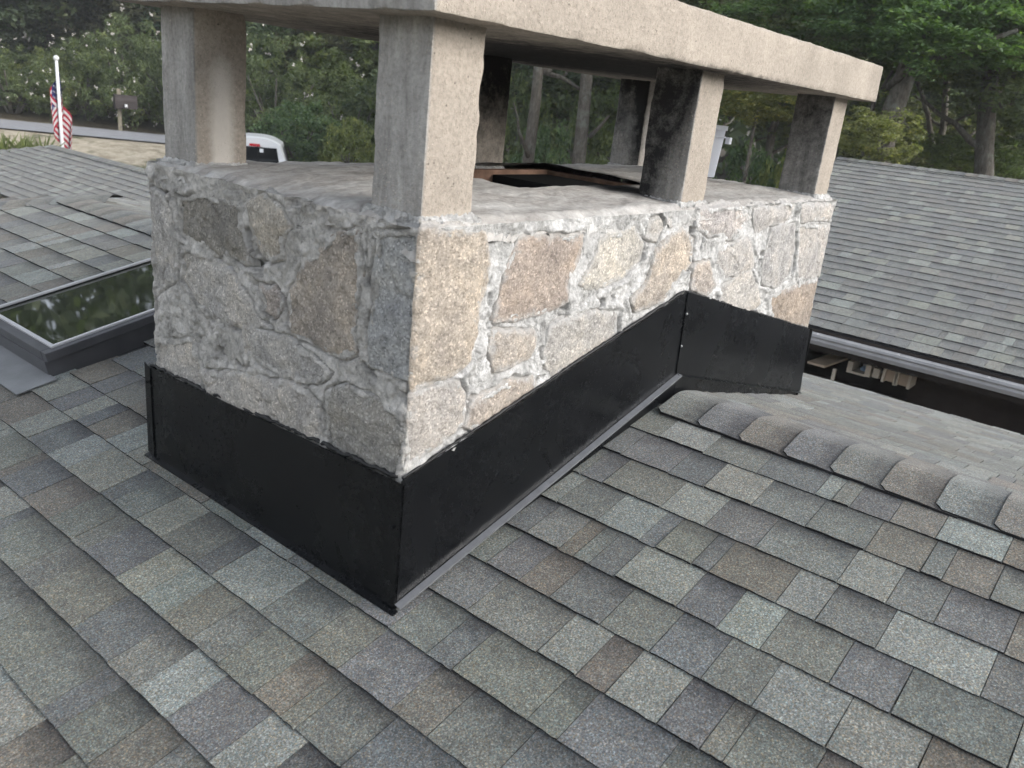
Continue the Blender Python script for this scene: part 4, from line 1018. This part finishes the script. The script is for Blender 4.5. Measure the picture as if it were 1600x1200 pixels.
# ------------------------------------------------------------------ vegetation
def leaf_cloud(seed, nclump, per, leaf, shape='ball', flat=1., spread=.17, lenw=.5):
    """unit crown: clumps of leaf faces spread through a lumpy volume"""
    r = np.random.RandomState(seed)
    d = r.normal(size=(nclump, 3)); d /= np.linalg.norm(d, axis=1)[:, None]
    rad = (.35+.65*r.rand(nclump)**.45)*(1+.30*fbm(d[:, 0]*1.7+seed, d[:, 1]*1.7, d[:, 2]*1.7, seed, 3))
    C = d*rad[:, None]; C[:, 2] *= flat
    if shape == 'shrub': C[:, 2] = np.abs(C[:, 2])*1.0-.25*(r.rand(nclump) < .35)
    cs = spread*(.6+.8*r.rand(nclump))
    n = nclump*per; ci = np.repeat(np.arange(nclump), per)
    o = r.normal(size=(n, 3)); o /= np.linalg.norm(o, axis=1)[:, None]; o *= (r.rand(n)**.5)[:, None]
    o[:, 2] *= .62
    P = C[ci]+o*cs[ci][:, None]
    # leaf frames: normals lean outwards / upwards
    nrm = o*.5+r.normal(size=(n, 3))*.55+np.array([0, 0, .75]); nrm /= np.linalg.norm(nrm, axis=1)[:, None]
    a = np.cross(nrm, r.normal(size=(n, 3))); a /= np.linalg.norm(a, axis=1)[:, None]; b = np.cross(nrm, a)
    sz = leaf*(.6+.8*r.rand(n))
    A = a*sz[:, None]; B = b*(sz*lenw)[:, None]; D = nrm*(sz*.18)[:, None]
    V = np.stack([P-A, P+B*.9-A*.15-D*0, P+A-D, P-B*.9-A*.15], 1).reshape(-1, 3)
    me = npmesh('leaves', V, np.arange(4*n).reshape(n, 4), False)
    rv = np.clip(np.repeat(.35*r.rand(nclump), per)+.65*r.rand(n), 0, 1)
    if len(me.vertices) == 4*n: me.attributes.new('rnd', 'FLOAT', 'POINT').data.foreach_set('value', np.repeat(rv, 4).astype(np.float32))
    me.materials.append(MAT['leaf']); return me, C
OAK = [leaf_cloud(100+i, 120, 85, .040, flat=.8, spread=.20)[0] for i in range(3)]
RHO_ = [leaf_cloud(200+i, 190, 60, .030, 'shrub', 1.0, .13, .34) for i in range(4)]
RHO = [x[0] for x in RHO_]
MAP = [leaf_cloud(300+i, 150, 70, .038, flat=.75, spread=.17, lenw=.62)[0] for i in range(3)]
def blossom_mesh(i):
    r = np.random.RandomState(500+i); C = RHO_[i][1]; o = C/np.linalg.norm(C, axis=1)[:, None]
    k = np.where(np.linalg.norm(C, axis=1) > .78)[0]; k = k[r.rand(len(k)) < .5]
    P = C[k]+o[k]*.13+r.normal(size=(len(k), 3))*.04
    V = []; Q = []
    for p in P:
        for j in range(7):
            c = p+r.normal(size=3)*.014; a = r.normal(size=3); a /= np.linalg.norm(a); b = np.cross(a, r.normal(size=3)); b /= np.linalg.norm(b); s = .011
            q = len(V); V += [c-a*s, c+b*s, c+a*s, c-b*s]; Q.append((q, q+1, q+2, q+3))
    me = npmesh('blossoms', V, np.array(Q), False); me.materials.append(MAT['blossom']); return me
BLO = [blossom_mesh(i) for i in range(4)]
rv_ = random.Random(77)
def limbs(base, top, r0, r1, seed, nb=5, bl=1.2, bend=.25, bpts=None):
    r = random.Random(seed); base = Vector(base); top = Vector(top); d = top-base; N = 12; pts = []
    for i in range(N+1):
        t = i/N; w = math.sin(t*math.pi)*bend
        pts.append(base+d*t+Vector((vn(t*3, 1, 0, seed), vn(t*3, 2, 0, seed), 0))*float(w))
    mbt = MB().tube(pts, [r0+(r1-r0)*(i/N)**.8 + (.35*r0 if i == 0 else 0) for i in range(N+1)], 10)
    for k in range(nb):
        i = r.randrange(4, N+1); p = pts[i]; a = r.uniform(0, 6.28); L = bl*r.uniform(.6, 1.2); rr = (r0+(r1-r0)*i/N)*.45
        q = [p]
        for s in range(1, 6):
            q.append(p+Vector((math.cos(a), math.sin(a), .45+.1*s*.5))*(L*s/5)+Vector((r.uniform(-.1, .1), r.uniform(-.1, .1), r.uniform(-.08, .08)))*L*.4)
        mbt.tube(q, [rr*(1-.16*s) for s in range(6)], 7)
    if bpts:
        for q, ra, rb_ in bpts: mbt.tube(q, [ra+(rb_-ra)*i/(len(q)-1) for i in range(len(q))], 8)
    return mbt
def tree(name, label, group, base, top, r0, crowns, meshes, col, seed, nb=5, bl=1.2, bpts=None, cat='tree', bend=.25, bark=None):
    t = thing(name, tuple(base), label, cat, group); r = random.Random(seed)
    limbs(base, top, r0, r0*.45, seed, nb, bl, bend, bpts).build('trunk', MAT['bark'], t, smooth=True)
    for c, rad in crowns:
        o = obj('crown', meshes[r.randrange(len(meshes))], None, t, loc=tuple(c), rot=(0, 0, r.uniform(0, 6.28)), color=(*[x*r.uniform(.85, 1.15) for x in col], 1))
        o.scale = rad if hasattr(rad, '__len__') else (rad, rad, rad*.85)
    return t
def shrub(name, label, group, px, pyb, pyt, dist, wpx, col, i, blossoms=0, kind='rho', seed=0):
    """a shrub whose foot sits on the ground at distance dist below pixel px"""
    g = at(px, pyb, dist); z0 = zg(g[0], g[1]); top = at(px, pyt, dist)[2]; hh = max(1.0, top-z0); rw_ = wpx/FPX*dist/2
    t = thing(name, (g[0], g[1], z0), label, 'shrub', group)
    r = random.Random(seed+i); sm = MB()
    for k in range(6):
        a = r.uniform(0, 6.28); e = Vector((math.cos(a)*rw_*.6, math.sin(a)*rw_*.6, hh*.62)); b = Vector((g[0], g[1], z0-.05))
        sm.tube([b+Vector((math.cos(a)*.1, math.sin(a)*.1, 0)), b+e*.4+Vector((r.uniform(-.1, .1), r.uniform(-.1, .1), .1)), b+e], [.05, .04, .018], 6)
    sm.build('stem', MAT['bark'], t, smooth=True)
    lib = RHO if kind == 'rho' else MAP
    rz = r.uniform(0, 6.28); k = i % len(lib)
    if kind == 'rho': loc = (g[0], g[1], z0+hh*.22); sc = (rw_, rw_, hh*.72)
    else: loc = (g[0], g[1], z0+hh*.55); sc = (rw_, rw_, hh*.55)
    o = obj('crown', lib[k], None, t, loc=loc, rot=(0, 0, rz), color=(*col, 1)); o.scale = sc
    if blossoms: o2 = obj('blossoms', BLO[k], None, t, loc=loc, rot=(0, 0, rz)); o2.scale = sc
    return t
GR, GY, GD, GB = (.140, .176, .088), (.205, .235, .095), (.118, .152, .084), (.122, .180, .096)
# blossoming shrubs along the far side of the road
k = 0
ords = ['leftmost', 'second', 'third', 'fourth', 'fifth', 'sixth', 'seventh', 'eighth']
for px, top, wd, ds, c, bl in ((-70, 60, 190, 33, GR, 1), (22, 62, 130, 32.0, GR, 1), (85, 72, 90, 32.5, GY, 0), (140, 48, 130, 32, GR, 1), (205, 18, 150, 33, GR, 1), (275, 30, 150, 32, GR, 1), (345, 40, 140, 31.5, GD, 1)):
    shrub('shrub', 'tall %sshrub behind the road, %s in its row from the left edge' % ('white blossoming ' if bl else 'leafy green ', ords[k]), 'shrubs behind the road', px, 190, top, ds, wd, c, k, bl, seed=1); k += 1
# shrubs seen between the two left posts
for j, (px, pb, top, wd, ds, c, bl, kd, lb) in enumerate((
    (430, 250, 45, 190, 29, GR, 1, 'rho', 'blossoming shrub seen between the left posts behind the pickup'),
    (545, 250, 95, 170, 27, GR, 1, 'rho', 'dark blossoming shrub beside the near front post'),
    (470, 250, 150, 130, 24.5, GB, 0, 'map', 'mid green bush directly behind the pickup roof'),
    (545, 255, 180, 90, 23.5, GY, 0, 'map', 'small bright green bush framed between the left posts'),
    (640, 255, 100, 200, 26, GD, 0, 'map', 'dark bush hidden mostly behind the near front post'),
    (850, 255, 175, 130, 19, GB, 0, 'map', 'leafy bush at the foot of the pale leaning trunk'),
    (800, 255, 110, 120, 22, GR, 0, 'map', 'green bush seen right of the middle back post'),
    (905, 260, 135, 150, 22, GR, 0, 'map', 'green bush between the two trunks under the cap'),
    (1180, 290, 205, 170, 17, GB, 0, 'map', 'dark green bush behind the white bucket'),
    (1235, 290, 215, 120, 15.5, GY, 0, 'map', 'yellow green bush beside the far end post'))):
    shrub('shrub', lb, None, px, pb, top, ds, wd, c, j, bl, kd, seed=30)
# yucca clump left, beyond the distant wing
yb_ = at(40, 240, 19.0); yz = zg(yb_[0], yb_[1])
yt = thing('spiky_plant', (yb_[0], yb_[1], yz), 'yellow green spiky plant behind the distant wing roof at left', 'plant')
r = random.Random(3)
for hub in range(3):
    ym = MB(); bx = Vector(at(8+hub*30, 240, 19.0)); bx.z = yz; topz = at(30, 214, 19.0)[2]
    MB().tube([tuple(bx), (bx.x, bx.y, topz-.35)], [.07, .05], 8).build('stem', MAT['bark'], yt)
    for q in range(70):
        a = r.uniform(0, 6.28); el = r.uniform(.1, 1.35); L = r.uniform(.45, .75); d = Vector((math.cos(a)*math.cos(el), math.sin(a)*math.cos(el), math.sin(el)))
        s = d.cross(Vector((0, 0, 1))).normalized(); b = Vector((bx.x, bx.y, topz-.45)); t2 = b+d*L-Vector((0, 0, .12*L))
        ym.add([tuple(b-s*.022), tuple(b+s*.022), tuple(b+d*L*.55+s*.017), tuple(t2), tuple(b+d*L*.55-s*.017)], [(0, 1, 2, 3, 4)])
    ym.build('leaf_rosette', MAT['yucca'], yt)
# dry grass tufts on the sandy yard
gv = []; gf = []; r = random.Random(4)
for px, py in ((150, 227), (168, 226), (205, 235), (222, 237), (238, 240), (232, 248), (215, 241), (190, 243), (246, 236)):
    g0 = at(px, py, 22)
    for q in range(90):
        x = g0[0]+r.gauss(0, .25); y = g0[1]+r.gauss(0, .25); z = zg(x, y); a = r.uniform(0, 6.28); h = r.uniform(.08, .22)
        b = len(gv); gv += [(x-.01, y, z), (x+.01, y, z), (x+math.cos(a)*.1, y+math.sin(a)*.1, z+h)]; gf.append((b, b+1, b+2))
tag(obj('dry_grass', mesh('dry_grass', gv, gf), MAT['grass']), 'scattered dry grass tufts on the sandy yard', 'grass', kind='stuff')

# trees whose trunks show
def gb(px, dist): p = at(px, 250, dist); return (p[0], p[1], zg(p[0], p[1])-.1)
D = 17
def A_(px, py, d=D): return Vector(at(px, py, d))
tree('tree', 'pale slender trunk leaning right, seen left of centre under the cap', None, tuple(A_(812, 270)-Vector((0, 0, 3.2))), tuple(A_(862, -60)), .17,
     [(tuple(A_(880, -120)), 2.0), (tuple(A_(800, -110)), 1.9)], OAK, GR, 1, 3, 1.3, bpts=[([A_(862, 112), A_(840, 105), A_(822, 88)], .05, .02), ([A_(848, 112), A_(880, 122), A_(915, 145)], .055, .03), ([A_(880, 122), A_(888, 110), A_(895, 105)], .03, .012)], bend=.15)
tree('tree', 'straight pale trunk framed beside the back end post under the cap', None, tuple(A_(908, 275)-Vector((0, 0, 3.2))), tuple(A_(932, -60)), .20,
     [(tuple(A_(960, -130)), 2.1), (tuple(A_(1010, -60, 19)), 1.8)], OAK, GR, 2, 3, 1.2, bpts=[([A_(920, 215), A_(940, 195), A_(952, 180)], .05, .02)], bend=.08)
tree('tree', 'thick grey trunk leaning right beside the cap end', None, tuple(A_(1336, 300, 15)-Vector((0, 0, 3.4))), tuple(A_(1480, -90, 15)), .27,
     [(tuple(A_(1395, 20, 14.5)), (1.3, 1.3, .8)), (tuple(A_(1475, 50, 14)), (1.25, 1.2, .7)), (tuple(A_(1330, 20, 16)), (1.4, 1.3, .9)), (tuple(A_(1540, -40, 15)), (1.6, 1.5, 1.)), (tuple(A_(1250, 25, 16.5)), (1.5, 1.4, .8)), (tuple(A_(1440, 105, 16.5)), (1.1, 1.1, .5))], OAK, GR, 3, 2, 1.0,
     bpts=[([A_(1385, 140, 15), A_(1420, 105, 14.6), A_(1500, 80, 14.2), A_(1590, 47, 14)], .07, .03), ([A_(1345, 245, 15), A_(1365, 160, 15), A_(1395, 110, 15)], .05, .02)], bend=.2)
tree('tree', 'dark upright trunk at the right edge of the picture', None, tuple(A_(1592, 310, 16)-Vector((0, 0, 3.4))), tuple(A_(1570, -80, 16)), .22,
     [(tuple(A_(1600, -20, 16)), 1.9), (tuple(A_(1640, 120, 16.5)), 1.5)], OAK, GD, 4, 4, 1.3, bend=.1, bpts=[([A_(1580, 120, 16), A_(1600, 85, 15.6), A_(1625, 60, 15.2)], .06, .03)])
tree('tree', 'thin forked dark trunk between the leaning trunk and the right edge', None, tuple(A_(1460, 310, 18)-Vector((0, 0, 3.4))), tuple(A_(1490, -20, 18)), .10,
     [(tuple(A_(1500, 10, 18.5)), 1.5)], OAK, GD, 5, 3, 1.0, bpts=[([A_(1462, 270, 18), A_(1450, 180, 18), A_(1432, 120, 18)], .06, .03), ([A_(1468, 268, 18), A_(1500, 225, 18), A_(1525, 205, 18)], .05, .025)])
for j, (px, py, ds, rad, c, lb) in enumerate((
    (1375, 215, 13.2, (.62, .6, .50), GY, 'yellow green sapling in front of the leaning trunk above the right roof'),
    (1310, 120, 15.5, (.9, .9, .7), GR, 'leafy sapling just beyond the end of the cap'),
    (1185, 165, 14.5, (.75, .7, .35), GY, 'bright oak spray seen under the cap between the last posts'),
    (1530, 245, 17, (1.0, .9, .5), GR, 'low green sapling above the right roof ridge'),
    (1470, 225, 20, (1.6, 1.4, 1.1), GD, 'dark sapling deep behind the right roof'))):
    p = at(px, py, ds); b = (p[0], p[1], zg(p[0], p[1]))
    tree('sapling', lb, None, b, (p[0], p[1], p[2]), .05, [(tuple(p), rad)], MAP if j != 2 else OAK, c, 40+j, 4, .5, cat='tree', bend=.1)
# taller trees standing behind
def bigtree(px, pyc, ds, rad, c, seed, lb, libm):
    p = at(px, pyc, ds); b = (p[0], p[1], zg(p[0], p[1])-.1); r = random.Random(seed)
    cr = [(tuple(p), (rad, rad, rad*.8))]
    for q in range(4): cr.append((tuple(p+np.array([r.uniform(-1, 1), r.uniform(-1, 1), r.uniform(-.8, .8)])*rad*.8), rad*r.uniform(.5, .75)))
    tree('tree', lb, 'tall trees behind', b, (p[0], p[1], p[2]+rad*.3), .18, cr, libm, c, seed, 6, rad*.7, bend=.3)
for j, (px, pyc, ds, rad, c, lb) in enumerate((
    (-60, -40, 38, 3.6, GD, 'dark tree crown over the leftmost shrub at the picture edge'),
    (60, -60, 40, 3.2, GD, 'dark tree standing behind the flag pole'),
    (170, -60, 37, 3.0, GR, 'green tree rising straight behind the mailbox'),
    (280, -30, 38, 3.4, GD, 'dark tree directly behind the back left post'),
    (400, 20, 36, 3.0, GB, 'green tree above the pickup, right of the streaked post'),
    (490, 55, 33, 2.6, GB, 'green tree midway between the two left posts'),
    (585, 90, 31, 2.4, GR, 'lighter tree beside the left edge of the near front post'),
    (690, 20, 32, 3.2, GD, 'dark tree hidden mostly by the near front post'),
    (780, 60, 30, 2.6, GR, 'green tree beside the sooty middle back post'),
    (880, 130, 28, 2.3, GB, 'green tree between the two pale trunks under the cap'),
    (960, 60, 27, 2.8, GD, 'dark tree behind the back end post'),
    (1060, 30, 25, 2.8, GR, 'green tree hidden mostly by the soot blackened front post'),
    (1150, 60, 26, 2.8, GD, 'dark tree behind the bucket below the cap edge'),
    (1240, 120, 24, 2.2, GR, 'green tree behind the far end post'),
    (1130, -20, 20, 2.0, GR, 'near green crown just above the sloping cap edge'),
    (1330, 60, 26, 3.0, GD, 'dark tree behind the corner of the cap'),
    (1420, 150, 27, 2.6, GD, 'dark tree just right of the leaning grey trunk'),
    (1500, 60, 28, 3.2, GD, 'dark tree above the thin forked trunk'),
    (1570, 170, 26, 2.6, GD, 'dark tree low beside the upright trunk at right'),
    (1660, 80, 27, 3.0, GD, 'dark tree filling the upper right picture corner'))):
    bigtree(px, pyc, ds, rad, c, 60+j, lb, OAK if j % 2 else MAP)

# the wood beyond: one mass
def woods():
    r = np.random.RandomState(9); n = 260000
    az = r.uniform(-math.pi, math.pi, n); ds = r.uniform(42, 58, n)
    front = ss(1.35, .75, np.abs((az-.62+math.pi) % (2*math.pi)-math.pi))
    P = np.stack([CAMC[0]+np.cos(az)*ds, CAMC[1]+np.sin(az)*ds, np.zeros(n)], 1)
    top = (8+22*front)*(1+.22*vn(az*9, 0, 0, 3)+.1*vn(az*31, 0, 0, 5)); hgt = r.rand(n)**.9*top; P[:, 2] = -1.5+hgt
    cl = fbm(az*22, P[:, 2]*.55, ds*.05, 4, 3); keep = cl > -.5; P = P[keep]; n = len(P)
    nrm = r.normal(size=(n, 3))+np.array([0, 0, .6]); nrm /= np.linalg.norm(nrm, axis=1)[:, None]
    a = np.cross(nrm, r.normal(size=(n, 3))); a /= np.linalg.norm(a, axis=1)[:, None]; b = np.cross(nrm, a); s = (.28+.26*r.rand(n))[:, None]
    V = np.stack([P-a*s, P+b*s*.6, P+a*s, P-b*s*.6], 1).reshape(-1, 3)
    me = npmesh('woods', V, np.arange(4*n).reshape(n, 4), False)
    if len(me.vertices) == 4*n: me.attributes.new('rnd', 'FLOAT', 'POINT').data.foreach_set('value', np.repeat(r.rand(n)*.8, 4).astype(np.float32))
    me.materials.append(MAT['leaf'])
    tag(obj('woods', me, None, color=(.13, .16, .092, 1)), 'dark mass of woodland behind the trees', 'woodland', kind='stuff')
woods()

# ------------------------------------------------------------------ haze volume added to lift the trees' dark tones
hz = M('air'); hz.n.remove(hz.b)
pv = hz.node('ShaderNodeVolumePrincipled'); pv.inputs['Color'].default_value = (.86, .90, .92, 1); pv.inputs['Density'].default_value = .0015
hz.link(pv.outputs[0], hz.n['Material Output'].inputs['Volume'])
hb_ = MB().box((-520, -520, -8), (620, 620, 42)).build('haze', hz.m)
tag(hb_, 'thin haze volume added over the whole yard to veil the trees', 'haze', kind='stuff')
